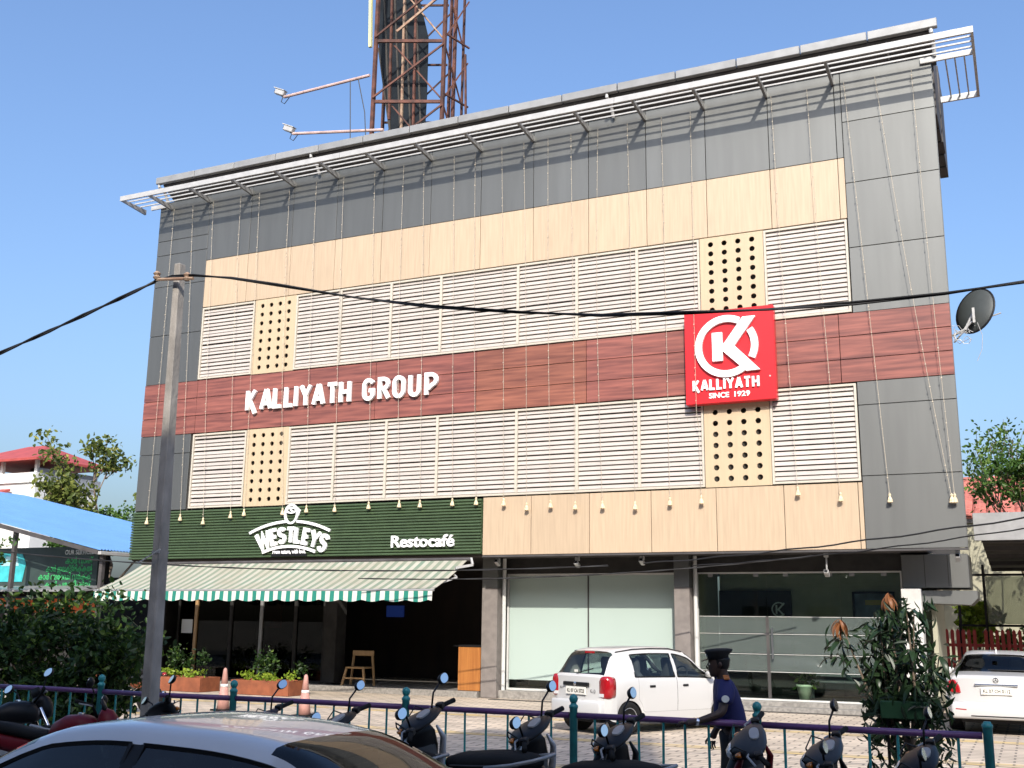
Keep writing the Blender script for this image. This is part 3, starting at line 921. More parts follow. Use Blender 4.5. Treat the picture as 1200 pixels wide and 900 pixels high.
# ------------------------------------------------------------------ awning
def awning_mat():
    m = bpy.data.materials.new('green_white_striped_canvas')
    m.use_nodes = True
    nt = m.node_tree
    b = nt.nodes['Principled BSDF']
    b.inputs['Roughness'].default_value = 0.85
    tc = nt.nodes.new('ShaderNodeTexCoord')
    sp = nt.nodes.new('ShaderNodeSeparateXYZ')
    nt.links.new(tc.outputs['Object'], sp.inputs[0])
    m1 = nt.nodes.new('ShaderNodeMath'); m1.operation = 'MULTIPLY'; m1.inputs[1].default_value = 1 / .262
    m2 = nt.nodes.new('ShaderNodeMath'); m2.operation = 'FRACT'
    m3 = nt.nodes.new('ShaderNodeMath'); m3.operation = 'GREATER_THAN'; m3.inputs[1].default_value = 0.52
    nt.links.new(sp.outputs['X'], m1.inputs[0]); nt.links.new(m1.outputs[0], m2.inputs[0]); nt.links.new(m2.outputs[0], m3.inputs[0])
    n = nt.nodes.new('ShaderNodeTexNoise'); n.inputs['Scale'].default_value = 1.6; n.inputs['Detail'].default_value = 6
    nt.links.new(tc.outputs['Object'], n.inputs['Vector'])
    mx = nt.nodes.new('ShaderNodeMixRGB')
    mx.inputs[1].default_value = (0.52, 0.53, 0.47, 1)
    mx.inputs[2].default_value = (0.010, 0.17, 0.125, 1)
    nt.links.new(m3.outputs[0], mx.inputs[0])
    return m, nt, b, mx, n
m_, nt_, b_, mx_, n_ = awning_mat()
nt_.links.new(mx_.outputs[0], b_.inputs['Base Color'])
M['valance'] = m_
m_, nt_, b_, mx_, n_ = awning_mat()
m_.name = 'weathered_striped_canvas'
dm = nt_.nodes.new('ShaderNodeMixRGB')      # dust lying on the top of the canvas
mr_ = nt_.nodes.new('ShaderNodeMapRange'); mr_.inputs['From Min'].default_value = .3; mr_.inputs['From Max'].default_value = .7
mr_.inputs['To Min'].default_value = .52; mr_.inputs['To Max'].default_value = .82
nt_.links.new(n_.outputs['Fac'], mr_.inputs['Value']); nt_.links.new(mr_.outputs[0], dm.inputs[0])
nt_.links.new(mx_.outputs[0], dm.inputs[1]); dm.inputs[2].default_value = (0.27, 0.24, 0.175, 1)
nt_.links.new(dm.outputs[0], b_.inputs['Base Color'])
M['canvas'] = m_
aw = thing('awning', 'green and white striped awning with scalloped valance under the green board', 'awning', (-18, 24.4, 3.4))
AX0, AX1, AYF, AYB, AZF, AZB = -23.35, -12.72, 22.75, 24.5, 2.60, 3.40
bm = B()
n = 60
ra, rb = [], []
for i in range(n + 1):
    x = AX0 + (AX1 - AX0) * i / n
    ra.append([(x, AYF + (AYB - AYF) * j / 6, AZF + (AZB - AZF) * j / 6 - .05 * math.sin(PI * j / 6) * (1 - .0 * math.sin(i))) for j in range(7)])
vt = [[bm.verts.new(p) for p in r] for r in ra]
vb = [[bm.verts.new((p[0], p[1] + .002, p[2] - .008)) for p in r] for r in ra]
for V in (vt, vb):
    for a, b in zip(V[:-1], V[1:]):
        for j in range(6):
            bm.faces.new((a[j], b[j], b[j + 1], a[j + 1]))
obj('canvas', bm, M['canvas'], aw, True)
bm = B()
top, bot, topb, botb = [], [], [], []
ns = 250
for i in range(ns + 1):
    x = AX0 + (AX1 - AX0) * i / ns
    ph = (x - AX0) / .62
    z = AZF - .235 - .05 * abs(math.sin(PI * ph))
    wob = .012 * math.sin(x * 9)
    top.append(bm.verts.new((x, AYF - .02, AZF - .03)))
    bot.append(bm.verts.new((x, AYF - .03 + wob, z)))
    topb.append(bm.verts.new((x, AYF - .014, AZF - .03)))
    botb.append(bm.verts.new((x, AYF - .024 + wob, z)))
for i in range(ns):
    bm.faces.new((top[i], top[i + 1], bot[i + 1], bot[i]))
    bm.faces.new((topb[i], botb[i], botb[i + 1], topb[i + 1]))
obj('valance', bm, M['valance'], aw)
obj('front_bar', tube(B(), [(AX0 - .03, AYF, AZF - .01), (AX1 + .03, AYF, AZF - .01)], .028, 8), M['grey_metal'], aw)
obj('roller', tube(B(), [(AX0, AYB - .02, AZB + .0), (AX1 + .1, AYB - .02, AZB + .0)], .05, 10), M['roof_dark'], aw)
for xx in (-22.5, -18.0, -13.3):
    obj('folding_arm', bar(bar(B(), (xx, AYB, 3.2), (xx + .7, 23.7, 2.92), .04), (xx + .7, 23.7, 2.92), (xx + .1, AYF + .05, AZF - .04), .04), M['white_metal'], aw)
obj('motor_arm', bar(bar(B(), (-12.60, 24.45, 3.42), (-12.48, 24.3, 3.25), .05), (-12.48, 24.3, 3.25), (-12.75, 23.9, 3.16), .06), M['white_metal'], aw)

# ------------------------------------------------------------------ rooftop billboard tower
tw = thing('billboard_tower', 'rusty steel lattice tower carrying a dark billboard on the roof', 'tower', (-16.5, 28, 15.7))
TU, TV, TL = Vector((.9175, .3977, 0)), Vector((-.3977, .9175, 0)), Vector((-17.77, 27.0, 0))
def tp(u, v, z):
    p = TL + TU * u + TV * v
    return (p.x, p.y, z)
WU = 2.21
for u, v, w, m_n in ((0, 0, .11, 'rust'), (WU, 0, .11, 'rust'), (WU, 2.0, .09, 'rust'), (0, 2.0, .09, 'rust'), (WU + .27, .7, .10, 'rust'), (WU + .52, 1.1, .07, 'rust')):
    obj('leg', bar(B(), tp(u, v, 15.5), tp(u + .05, v, 24.6), w), M[m_n], tw)
obj('leg', bar(B(), tp(WU + .78, .6, 15.5), tp(WU + .66, .6, 20.0), .06), M['rust'], tw)
ZL = [15.9, 18.03, 20.15, 22.4, 24.5]
e = .06
for z in ZL[1:]:
    obj('cross_beam', bar(B(), tp(e, 0, z), tp(WU - e, 0, z), .07, .10), M['rust'], tw)
    obj('cross_beam', bar(B(), tp(e, 2.0, z + .25), tp(WU - e, 2.0, z + .25), .06), M['rust'], tw)
    obj('cross_beam', bar(B(), tp(WU + e, .05, z + .3), tp(WU + .75, 1.0, z + .3), .05), M['rust'], tw)
for i_, (z0, z1) in enumerate(zip(ZL[:-1], ZL[1:])):
    obj('brace', bar(B(), tp(0, -.08, z0 + .1), tp(WU, -.08, z1 - .15), .055), M['rust'], tw)
    obj('brace', bar(B(), tp(.6, .08, z1 - .1), tp(WU, .08, z0 + .1), .045), M['rust_light'] if i_ == 2 else M['rust'], tw)
    obj('brace', bar(B(), tp(.2, 2.1, z0), tp(WU, 2.1, z1), .045), M['rust'], tw)
    obj('brace', bar(B(), tp(WU + .02, .15, z1), tp(WU + .55, 1.0, z0 + .3), .04), M['rust'], tw)
    obj('brace', bar(B(), tp(WU + .05, .1, z0 + .2), tp(WU + .72, .9, z1 - .3), .04), M['rust'], tw)
obj('brace', bar(B(), tp(.7, -.15, 20.4), tp(WU + .2, -.15, 22.0), .07), M['rust_light'], tw)
# hoarding seen from behind
KV = 1.25
bbm = B()
poly = [(-.34, 24.6), (-.16, 21.1), (.37, 17.5), (.55, 16.2), (1.50, 16.2), (1.57, 18.92), (1.56, 21.03), (1.24, 22.36), (1.12, 24.6)]
prism(bbm, poly, lambda a, z, t: tp(a, t, z), KV, KV + .10)
bs = obj('billboard_sheet', bbm, M['billboard'], tw)
for k, (a, zb) in enumerate(((.33, 18.0), (.76, 16.2), (1.15, 16.2))):
    obj('sheet_rib', bar(B(), tp(a - .06, KV - .05, 24.5), tp(a + .02, KV - .05, zb), .07), M['rust_light'] if k == 1 else M['rust'], bs)
for k in range(4):
    obj('sheet_rib', bar(B(), tp(.0 + k * .36, KV - .03, 22.8), tp(.42 + k * .34, KV - .03, 17.2), .05), M['hollow'], bs)
obj('sheet_rib', bar(B(), tp(-.10, KV - .04, 20.6), tp(.45, KV - .04, 17.2), .04), M['hollow'], bs)
obj('billboard_edge', bar(B(), tp(-.38, KV, 20.65), tp(-.50, KV, 24.6), .10, .10), mat('pale_yellow_light_box', (.60, .58, .30), .5), bs)
# CCTV cameras on long arms
def cctv(label, a, b, zc):
    t = thing('security_camera', label, 'camera', a, 'security cameras on arms beside the rooftop tower')
    obj('arm', tube(B(), [a, b], .05, 8), mat('pinkish_rusted_pipe', (.45, .32, .29), .6, var=.2), t)
    c = Vector(b) + Vector((-.12, -.02, .16))
    mm = Matrix.Translation(c) @ Matrix.Rotation(math.radians(25), 4, 'Y')
    bm = box(B(), -.24, .16, -.085, .085, -.085, .085, mm)
    hb = obj('housing', bevel(bm, .02), M['white_metal'], t)
    obj('hood', box(B(), -.32, .16, -.10, .10, .09, .115, mm), M['white_metal'], hb)
    obj('lens', lathe(B(), [(.06, 0), (.06, .03), (.04, .05)], 12, (0, 0, 0), mm @ Matrix.Translation((-.235, 0, 0)) @ Matrix.Rotation(-PI / 2, 4, 'Y')), M['black'], hb)
    obj('bracket', bar(B(), Vector(b), c + Vector((0, 0, -.08)), .06), M['grey_metal'], t)
    obj('lead', tube(B(), [c + Vector((.1, 0, -.1)), c + Vector((.02, 0, -.32)), c + Vector((.16, 0, -.42)), c + Vector((.35, 0, -.22))], .014, 5), M['cable'], t)
cctv('upper security camera on a sloping arm left of the rooftop tower', (-17.9, 26.95, 18.95), (-21.2, 26.9, 18.85), 0)
cctv('lower security camera on a level arm just above the roof edge', (-17.3, 26.95, 16.95), (-20.75, 26.9, 17.45), 0)
for k, (a, b) in enumerate((((-18.6, 26.9, 18.9), (-18.45, 26.85, 16.6)), ((-18.3, 26.9, 18.9), (-17.85, 26.85, 16.4)))):
    tag(obj('hanging_cable', tube(B(), [a, Vector(a).lerp(Vector(b), .5) + Vector((.1 * k, 0, 0)), b], .016, 5), M['cable']),
        ['left dark cable dangling below the upper camera arm', 'right dark cable dangling from the camera arm to the tower foot'][k], 'cable', 'cables under the camera arm')
# satellite dish
sd = thing('satellite_dish', 'dark grey satellite dish on the right edge of the facade', 'satellite dish', (-1.1, FY + .2, 8.3))
mm = Matrix.Translation((-.70, FY + .25, 8.66)) @ Matrix.Rotation(math.radians(-33), 4, 'Z') @ Matrix.Rotation(math.radians(76), 4, 'X')
prof = [(0.001, .0), (.15, .012), (.28, .04), (.38, .08), (.46, .125), (.465, .135), (.45, .128), (.37, .088), (.27, .05), (.14, .022), (.001, .012)]
obj('reflector', lathe(B(), prof, 32, (0, 0, 0), mm @ Matrix.Rotation(PI, 4, 'X') @ Matrix.Diagonal((1.0, 1.12, 1, 1))), M['dish'], sd, True)
obj('rim', lathe(B(), [(.455, .118), (.482, .122), (.485, .140), (.455, .142)], 32, (0, 0, 0), mm @ Matrix.Rotation(PI, 4, 'X') @ Matrix.Diagonal((1.0, 1.12, 1, 1))), M['black'], sd, True)
obj('mount', tube(B(), [(-1.12, FY + .3, 8.1), (-.85, FY + .2, 8.2), (-.66, FY + .16, 8.55)], .03, 8), M['white_metal'], sd)
obj('bracket', bar(bar(B(), (-.66, FY + .05, 8.62), (-.66, FY + .08, 8.30), .07, .05), (-1.1, FY + .3, 7.95), (-.70, FY + .14, 8.35), .03), M['white_metal'], sd)
obj('feed_arm', tube(B(), [(-.66, FY + .2, 8.25), (-.35, FY + .3, 8.45), (-.12, FY + .25, 8.50)], .016, 6), M['white_metal'], sd)
bm = B()
for k in range(7):
    pts = [Vector((-1.1 + rnd.uniform(0, .06), FY + .12, 8.28 - .04 * k))]
    for q in range(6):
        pts.append(Vector((-1.08 + .07 * q + rnd.uniform(-.05, .05), FY + .08 + rnd.uniform(-.04, .04), 8.2 - .05 * k + rnd.uniform(-.12, .1))))
    tube(bm, pts, .007, 4)
tube(bm, [(-.6, FY + .1, 8.3), (-.52, FY + .1, 8.0), (-.55, FY + .1, 7.7), (-.66, FY + .1, 7.45)], .006, 4)
obj('loose_wire', bm, M['white_metal'], sd)
# small cameras and lamps below the soffit
def soffit_camera(label, x, y, drop):
    t = thing('soffit_camera', label, 'camera', (x, y, 3.45), 'small cameras hanging below the soffit')
    obj('stem', tube(B(), [(x, y, 3.45), (x, y, 3.45 - drop)], .018, 6), M['white_metal'], t)
    obj('base', bbox(x - .05, x + .05, y - .05, y + .05, 3.36, 3.45, .01), M['white_metal'], t)
    mm = Matrix.Translation((x, y, 3.45 - drop - .03)) @ Matrix.Rotation(math.radians(-25), 4, 'X')
    obj('housing', bevel(box(B(), -.05, .05, -.13, .08, -.045, .045, mm), .012), M['white_metal'], t)
    obj('lens', box(B(), -.035, .035, -.14, -.131, -.03, .03, mm), M['black'], t)
soffit_camera('small camera on a stem hanging in front of the glass entrance', -4.05, 24.95, .42)
soffit_camera('small camera under the soffit beside the right overhang', -1.35, 24.9, .12)
soffit_camera('small camera under the soffit above the white shop window', -9.95, 24.95, .16)
soffit_camera('small camera under the soffit between the two columns, right of the window mullion', -8.3, 24.95, .12)
soffit_camera('small camera under the soffit at the end of the awning', -12.1, 24.95, .10)

# ------------------------------------------------------------------ utility pole and cables
up = thing('utility_pole', 'tapered concrete utility pole beside the railing with cables tied near its top', 'pole', (-9.52, 10.25, -.15))
bm = B()
loft(bm, [[(-9.47 + sx * w, 10.25 + sy * d, z) for sx, sy in ((-1, -1), (1, -1), (1, 1), (-1, 1))] for z, w, d in ((-.18, .074, .092), (6.30, .048, .060))])
for v in bm.verts:
    if v.co.z > 3:
        v.co.x -= .10
obj('shaft', bevel(bm, .012), M['pole'], up)
bm = tube(B(), [(-9.80, 10.1, 6.08), (-9.2, 10.1, 6.02)], .02, 6)
obj('cross_pin', bm, M['rust_light'], up)
obj('strap', box(B(), -9.572, -9.455, 10.165, 10.335, 2.62, 2.65), M['grey_metal'], up)
obj('strap', bar(B(), (-9.66, 10.05, 2.50), (-9.37, 10.09, 2.66), .015), M['white_metal'], up)
obj('insulator', lathe(B(), [(.03, 0), (.05, .03), (.03, .05), (.05, .08), (.02, .11)], 10, (-9.8, 10.1, 6.08)), M['rust_light'], up)
obj('insulator', lathe(B(), [(.03, 0), (.05, .03), (.03, .05), (.05, .08), (.02, .11)], 10, (-9.3, 10.1, 6.0)), M['rust_light'], up)
def catenary(a, b, sag, n=24):
    a, b = Vector(a), Vector(b)
    return [a.lerp(b, i / n) - Vector((0, 0, sag * 4 * (i / n) * (1 - i / n))) for i in range(n + 1)]
def bundle(label, pts, r, twist=2):
    bm = B()
    rr = random.Random(len(label))
    for s in range(twist):
        P = [p + Vector((0, r * .9 * math.cos(i * 1.3 + s * PI), r * .9 * math.sin(i * 1.3 + s * PI))) for i, p in enumerate(pts)]
        tube(bm, P, r, 5)
    tag(obj('overhead_cable', bm, M['cable'], None, True), label, 'cable', 'overhead cables along the street')
bundle('black overhead cable running from the pole off the left edge', catenary((-9.85, 10.12, 6.06), (-22, 10.4, 3.7 + .0), .18, 40), .015)
bundle('thick black overhead cable crossing the facade from the pole to the right', [Vector(p) for p in ((-9.85, 10.12, 6.07), (-9.55, 10.10, 6.09), (-9.2, 10.1, 6.06), (-8.6, 10.1, 5.95), (-7.9, 10.12, 5.78), (-6.8, 10.15, 5.50), (-5.8, 10.15, 5.28), (-4.72, 10.18, 5.10), (-3.8, 10.2, 4.97), (-2.94, 10.2, 4.90), (-2.1, 10.2, 4.84), (-1.29, 10.2, 4.81), (-.5, 10.2, 4.81), (.4, 10.2, 4.85), (2, 10.2, 5.05), (5, 10.2, 5.5))], .012, 3)
bundle('black cable sagging across the face of the striped awning', catenary((-30, 19.5, 4.2), (-8.3, 22.6, 3.1), .5, 40), .011, 2)
bundle('black cable looping below the awning end towards the white shop window', catenary((-14.5, 22.3, 2.85), (-4.2, 24.2, 3.35), .18, 30), .010, 2)
bundle('upper of the two black cables rising to the right past the grey overhang', catenary((-6.8, 20.5, 3.02), (1.5, 17.0, 3.62), .10, 30), .014, 1)
bundle('lower of the two black cables rising to the right past the grey overhang', catenary((-5.8, 20.4, 2.96), (1.5, 17.0, 3.50), .12, 30), .011, 1)

# ------------------------------------------------------------------ street railing
rl = thing('street_railing', 'teal picket railing with purple top rail along the footpath', 'railing', (-6, 10.6, 0))
RY = 10.6
posts = [-14.4, -12.6, -10.62, -8.55, -6.22, -4.27, -2.42, -.44]
for x in posts:
    p = obj('post', lathe(B(), [(.040, 0), (.040, 1.02), (.046, 1.025), (.046, 1.05), (.033, 1.06), (.028, 1.075)], 12, (x, RY, 0)), M['teal'], rl, True)
    if x > -14 and x != -.44:
        obj('ball_cap', lathe(B(), [(.01, 1.06), (.036, 1.085), (.046, 1.115), (.036, 1.145), (.01, 1.162)], 12, (x, RY, 0)), M['teal'], p, True)
pm = bpy.data.meshes.new('picket')
bm = lathe(B(), [(.013, 0.12), (.013, .93)], 6)
bmesh.ops.recalc_face_normals(bm, faces=bm.faces)
bm.to_mesh(pm); bm.free(); pm.materials.append(M['teal'])
for a, b in zip(posts[:-1], posts[1:]):
    obj('top_rail', tube(B(), [(a + .045, RY, .955), ((a + b) / 2, RY, .955 + rnd.uniform(-.008, .008)), (b - .045, RY, .955)], .03, 8), M['purple'], rl, True)
    obj('bottom_rail', tube(B(), [(a + .045, RY, .11), (b - .045, RY, .11)], .02, 8), M['purple'], rl, True)
    nn = int(round((b - a) / .245))
    for k in range(1, nn):
        inst('picket', pm, rl, (a + (b - a) * k / nn, RY, 0), (rnd.uniform(-.006, .006), rnd.uniform(-.012, .012), 0))

# ------------------------------------------------------------------ leaves and trees
def leaf_mesh(name, centers, size, material, aspect=.55, seed=1, down=0.3, curve=False):
    rs = np.random.RandomState(seed)
    N = len(centers)
    c = np.array(centers, dtype=float)
    s = size * rs.uniform(.6, 1.3, N)
    d = rs.normal(size=(N, 3)); d[:, 2] -= down; d /= np.linalg.norm(d, axis=1)[:, None]
    q = rs.normal(size=(N, 3)); q -= (q * d).sum(1)[:, None] * d; q /= np.linalg.norm(q, axis=1)[:, None]
    nrm = np.cross(d, q)
    V = np.empty((N, 6, 3))
    a = aspect / 2
    V[:, 0] = c - d * (s / 2)[:, None]
    V[:, 1] = c - d * (s * .1)[:, None] + q * (s * a)[:, None] + nrm * (s * .08)[:, None]
    V[:, 2] = c + d * (s * .25)[:, None] + q * (s * a * .8)[:, None] + nrm * (s * .05)[:, None]
    V[:, 3] = c + d * (s / 2)[:, None] - nrm * (s * .06)[:, None]
    V[:, 4] = c + d * (s * .25)[:, None] - q * (s * a * .8)[:, None] + nrm * (s * .05)[:, None]
    V[:, 5] = c - d * (s * .1)[:, None] - q * (s * a)[:, None] + nrm * (s * .08)[:, None]
    idx = np.arange(N)[:, None] * 6
    F = np.concatenate([idx + np.array([[0, 1, 2, 3]]), idx + np.array([[0, 3, 4, 5]])], 0)
    me = bpy.data.meshes.new(name)
    me.from_pydata(V.reshape(-1, 3).tolist(), [], F.tolist())
    me.materials.append(material)
    return me

def make_tree(name, label, cat, base, height, spread, nleaf, leaf, material, seed, levels=3, trunk_r=.12, sparse=.4, group=None, lean=(0, 0), fit=None):
    rs = random.Random(seed)
    t = thing(name, label, cat, base, group)
    bm = B()
    tips = []
    limbs = []
    def grow(p, d, ln, r, lev):
        q = p
        pts, rr = [p], [r]
        for i in range(3):
            d = (d + Vector((rs.uniform(-.25, .25), rs.uniform(-.25, .25), rs.uniform(-.05, .2)))).normalized()
            q = q + d * ln / 3
            pts.append(q); rr.append(r * (1 - .16 * (i + 1)))
        limbs.append((pts, rr, 6 if lev < 2 else 4))
        if lev >= levels:
            tips.append((q, ln)); tips.append((pts[2], ln))
            return
        if lev >= levels - 1:
            tips.append((q, ln * .6))
        for k in range(rs.choice((3, 3, 4))):
            a = rs.uniform(0, 2 * PI)
            e = Vector((math.cos(a) * spread, math.sin(a) * spread, rs.uniform(.25, .8))).normalized()
            grow(pts[rs.choice((2, 3, 3))], (d * .45 + e).normalized(), ln * rs.uniform(.55, .75), r * .55, lev + 1)
    grow(Vector(base), Vector((lean[0], lean[1], 1)).normalized(), height * .42, trunk_r, 0)
    if fit:
        x0, x1, z1 = fit
        ax, bx, az = min(q.x for q, l in tips), max(q.x for q, l in tips), max(q.z for q, l in tips)
        sx, sz = (x1 - x0) / (bx - ax), z1 / az
        def warp(p):
            k = min(1, p.z / az * 1.6)
            xw = x0 + (p.x - ax) * sx
            return Vector((base[0] + (xw - base[0]) * k, p.y, p.z * sz))
        limbs = [([warp(p) for p in pts], rr, n_) for pts, rr, n_ in limbs]
        tips = [(warp(q), l * .8) for q, l in tips]
    for pts, rr, n_ in limbs:
        tube(bm, pts, rr, n_)
    obj('trunk', bm, M['bark'], t, True)
    cs = []
    for i in range(nleaf):
        q, ln = rs.choice(tips)
        g = ln * sparse
        cs.append(q + Vector((rs.gauss(0, g), rs.gauss(0, g), rs.gauss(0, g * .7))))
    obj('crown', leaf_mesh('crown', cs, leaf, material, seed=seed), material, t)
    return t

def make_bush(name, label, cat, blobs, n, leaf, material, seed, stems=8, group=None):
    """blobs: (centre, radii)"""
    rs = random.Random(seed)
    c0 = Vector(blobs[0][0]); base = (c0.x, c0.y, 0)
    t = thing(name, label, cat, base, group)
    clumps = []
    for c, r in blobs:
        for k in range(14):
            v = Vector((rs.gauss(0, 1), rs.gauss(0, 1), rs.gauss(0, 1))).normalized() * rs.uniform(.55, 1.0)
            clumps.append((Vector((c[0] + v.x * r[0], c[1] + v.y * r[1], max(.1, c[2] + v.z * r[2]))), min(r) * rs.uniform(.16, .42)))
    cs = []
    for i in range(n):
        c, g = rs.choice(clumps)
        cs.append(c + Vector((rs.gauss(0, g), rs.gauss(0, g), rs.gauss(0, g * .8))))
    bm = B()
    for k in range(stems):
        c, g = rs.choice(clumps)
        b = Vector((base[0] + rs.uniform(-.2, .2), base[1] + rs.uniform(-.2, .2), 0))
        tube(bm, [b, b.lerp(c, .5) + Vector((rs.uniform(-.1, .1), rs.uniform(-.1, .1), .1)), c], [.03, .02, .008], 5)
    obj('stem', bm, M['bark'], t)
    obj('foliage', leaf_mesh('foliage', cs, leaf, material, seed=seed), material, t)
    return t

# left side: trees behind the shed, white house with red roof
make_tree('sparse_tree', 'tall sparse yellow-green tree between the white house and the building', 'tree', (-41.3, 40, 0), 13.6, .55, 2400, .27, M['leaf_olive'], 11, 3, .15, .22, fit=(-41.2, -38.0, 10.3))
make_tree('olive_tree', 'low olive-leaved tree growing in front of the white house', 'tree', (-43.1, 39.5, 0), 7.3, .9, 1100, .24, M['leaf_olive'], 23, 3, .12, .2, fit=(-43.4, -41.0, 7.8))
make_bush('leafy_shrub', 'dense green treetop just above the blue roof next to the building', 'tree', [((-40.0, 39.0, 6.2), (2.2, 1.0, .8)), ((-41.5, 39, 5.6), (2.0, 1.0, .8))], 3500, .22, M['leaf_mid'], 5, 4)
ho = thing('white_house', 'white house with a red hipped roof behind the blue shed', 'house', (-53, 50, 0))
def rotz(cx, cy, a):
    return Matrix.Translation((cx, cy, 0)) @ Matrix.Rotation(a, 4, 'Z')
obj('wall', box(B(), -59.5, -53.5, 46.7, 51.5, 0, 9.75), M['white_wall'], ho)
obj('parapet', box(B(), -59.7, -53.35, 46.55, 51.65, 9.751, 10.35), M['white_wall'], ho)
for sx in (-59.4, -56.5, -53.6):
    for sy in (46.8, 51.4):
        obj('post', box(B(), sx - .1, sx + .1, sy - .1, sy + .1, 10.35, 11.15), M['white_wall'], ho)
rf = B()
vs = [rf.verts.new(p) for p in ((-60.3, 46.0, 11.12), (-52.75, 46.0, 11.12), (-52.75, 52.3, 11.12), (-60.3, 52.3, 11.12), (-57.2, 49.1, 12.45), (-55.6, 49.1, 12.45))]
for f in ((0, 1, 5, 4), (1, 2, 5), (2, 3, 4, 5), (3, 0, 4), (3, 2, 1, 0)):
    rf.faces.new([vs[i] for i in f])
rfo = obj('roof', rf, M['red_roof'], ho)
obj('fascia', box(box(B(), -60.3, -52.73, 45.95, 45.995, 11.0, 11.14), -52.745, -52.70, 46.0, 52.3, 11.0, 11.14), M['red_roof'], rfo)
obj('water_tank', lathe(B(), [(.6, 10.35), (.6, 10.95), (.3, 11.05)], 14, (-56, 49.2, 0)), M['black'], ho)
obj('railing', box(B(), -53.5, -53.46, 46.8, 51.4, 10.35, 10.65), M['grey_metal'], ho)
h2 = thing('low_house', 'low white house with a red roof at the left edge above the blue shed', 'house', (-56, 44, 0))
obj('wall', box(B(), -66, -56.2, 43, 46.4, 0, 7.6), M['white_wall'], h2)
obj('roof', prism(B(), [(42.3, 7.7), (46.5, 9.4), (46.5, 9.25), (42.3, 7.55)], lambda u, v, t: (t, u, v), -67, -52.7 - 2.6), M['red_roof'], h2)
obj('window', box(B(), -59.2, -57.6, 42.97, 42.99, 5.6, 6.8), M['black'], h2)
# blue roofed service shed
shd = thing('service_shed', 'car service shed under a light blue sheet roof left of the building', 'shed', (-29, 27, 0))
for k in range(14):
    y0 = 24.0 + k * .75
    bm = B()
    prof = []
    for q in range(6):
        yy = y0 + q * .125
        prof.append((yy, .0)); prof.append((yy + .03, .028)); prof.append((yy + .07, .028)); prof.append((yy + .10, 0))
    lo = [(y, z - .015) for y, z in prof]
    xs_ = (-24.55, -40.0)
    pts = prof + list(reversed(lo))
    prism(bm, pts, lambda u, v, t: (t, u, v + 3.80 - .213 * (t + 24.55)), xs_[0], xs_[1])
    obj('roof_sheet', bm, M['blue_roof'], shd)
obj('gutter', bbox(-24.60, -24.48, 23.95, 33, 3.66, 3.76, .01), M['white_metal'], shd)
obj('rake_board', prism(B(), [(-24.6, 3.66), (-24.6, 3.78), (-40, 7.06), (-40, 6.9)], lambda u, v, t: (u, t, v), 23.99, 23.95), M['roof_dark'], shd)
for xx in (-24.8, -28.5, -32.5):
    obj('post', box(B(), xx - .06, xx + .06, 24.3, 24.42, 0, 3.7 + .2 * (-24.8 - xx)), M['roof_dark'], shd)
obj('back_wall', box(B(), -40, -24.7, 32.5, 32.7, 0, 3.4), M['interior_dark'], shd)
obj('orange_wall', box(B(), -38, -25.7, 25.1, 25.25, 2.0, 2.42), M['orange_wall'], shd)
obj('low_wall', box(B(), -38, -25.72, 25.11, 25.24, 0, 1.999), M['interior_dark'], shd)
obj('lean_to_roof', prism(B(), [(24.0, 2.60), (24.0, 2.66), (25.6, 2.86), (25.6, 2.80)], lambda u, v, t: (t, u, v), -38, -25.1), M['grey_metal'], shd)
obj('upper_wall', box(B(), -38, -25.9, 25.62, 25.75, 2.5, 4.0), M['interior_dark'], shd)
sg = thing('service_sign', 'dark green board with bright green service lettering under the blue roof', 'sign', (-28, 25.3, 2.7))
obj('board', box(B(), -31.5, -25.95, 25.30, 25.36, 2.72, 4.02), M['sign_dark'], sg)
text_mesh('heading', 'OUR SERVICES', .20, M['sign_white'], sg, (-27.35, 25.29, 3.78), extrude=.004, offset=.003, width=1.2)
for k, (tx, xx, wd) in enumerate((('കാർ വാഷ്', -27.3, 1.15), ('കാർ ഇലക്ട്രിക്കൽ', -28.1, 1.95), ('കാർ ബോഡി വർക്ക്', -28.4, 2.25), ('കാർ പോളിഷിങ്', -28.1, 1.95))):
    text_mesh('line', tx, .26, M['sign_green'], sg, (xx, 25.29, 3.50 - .245 * k), extrude=.004, offset=.001, width=wd, res=2)
bm = prism(B(), [(-30.6, 2.95), (-30.6, 3.45), (-30.2, 3.85), (-29.2, 3.85), (-29.0, 3.5), (-29.1, 2.95)], fm, 25.29, 25.28)
obj('graphic', bm, M['turquoise'], sg)
bm = prism(B(), [(-30.1, 3.45), (-29.9, 3.75), (-29.4, 3.75), (-29.3, 3.45)], fm, 25.278, 25.27)
obj('graphic', bm, mat('pale_turquoise_print', (.35, .62, .65), .5), sg)

# right side: canopy, garden, red fence, tiled roof
cp = thing('side_canopy', 'flat grey canopy with dark underside right of the building', 'canopy', (2.5, 27, 0))
obj('fascia', bbox(-1.05, 9, 26.0, 26.06, 3.74, 4.34, .006), M['grey_metal'], cp)
obj('roof_sheet', prism(B(), [(26.07, 4.2), (26.07, 4.26), (35.5, 3.65), (35.5, 3.55)], lambda u, v, t: (t, u, v), -1.02, 9), M['roof_dark'], cp)
for k in range(6):
    obj('purlin', box(B(), -1.0, 9, 27 + k * 1.5, 27.07 + k * 1.5, 3.98 - k * .1, 4.08 - k * .1), M['roof_dark'], cp)
for xx in (-1.9, 2.6, 6.0):
    obj('post', box(B(), xx - .05, xx + .05, 33.9, 34.0, 0, 3.75), M['roof_dark'], cp)
fr = thing('garden_screen', 'dark steel frame with panes behind the white sedan', 'screen', (1, 32.3, 0))
for z in (1.95, 3.28):
    obj('rail', box(B(), -1.85, 6, 32.25, 32.33, z - .03, z + .03), M['black'], fr)
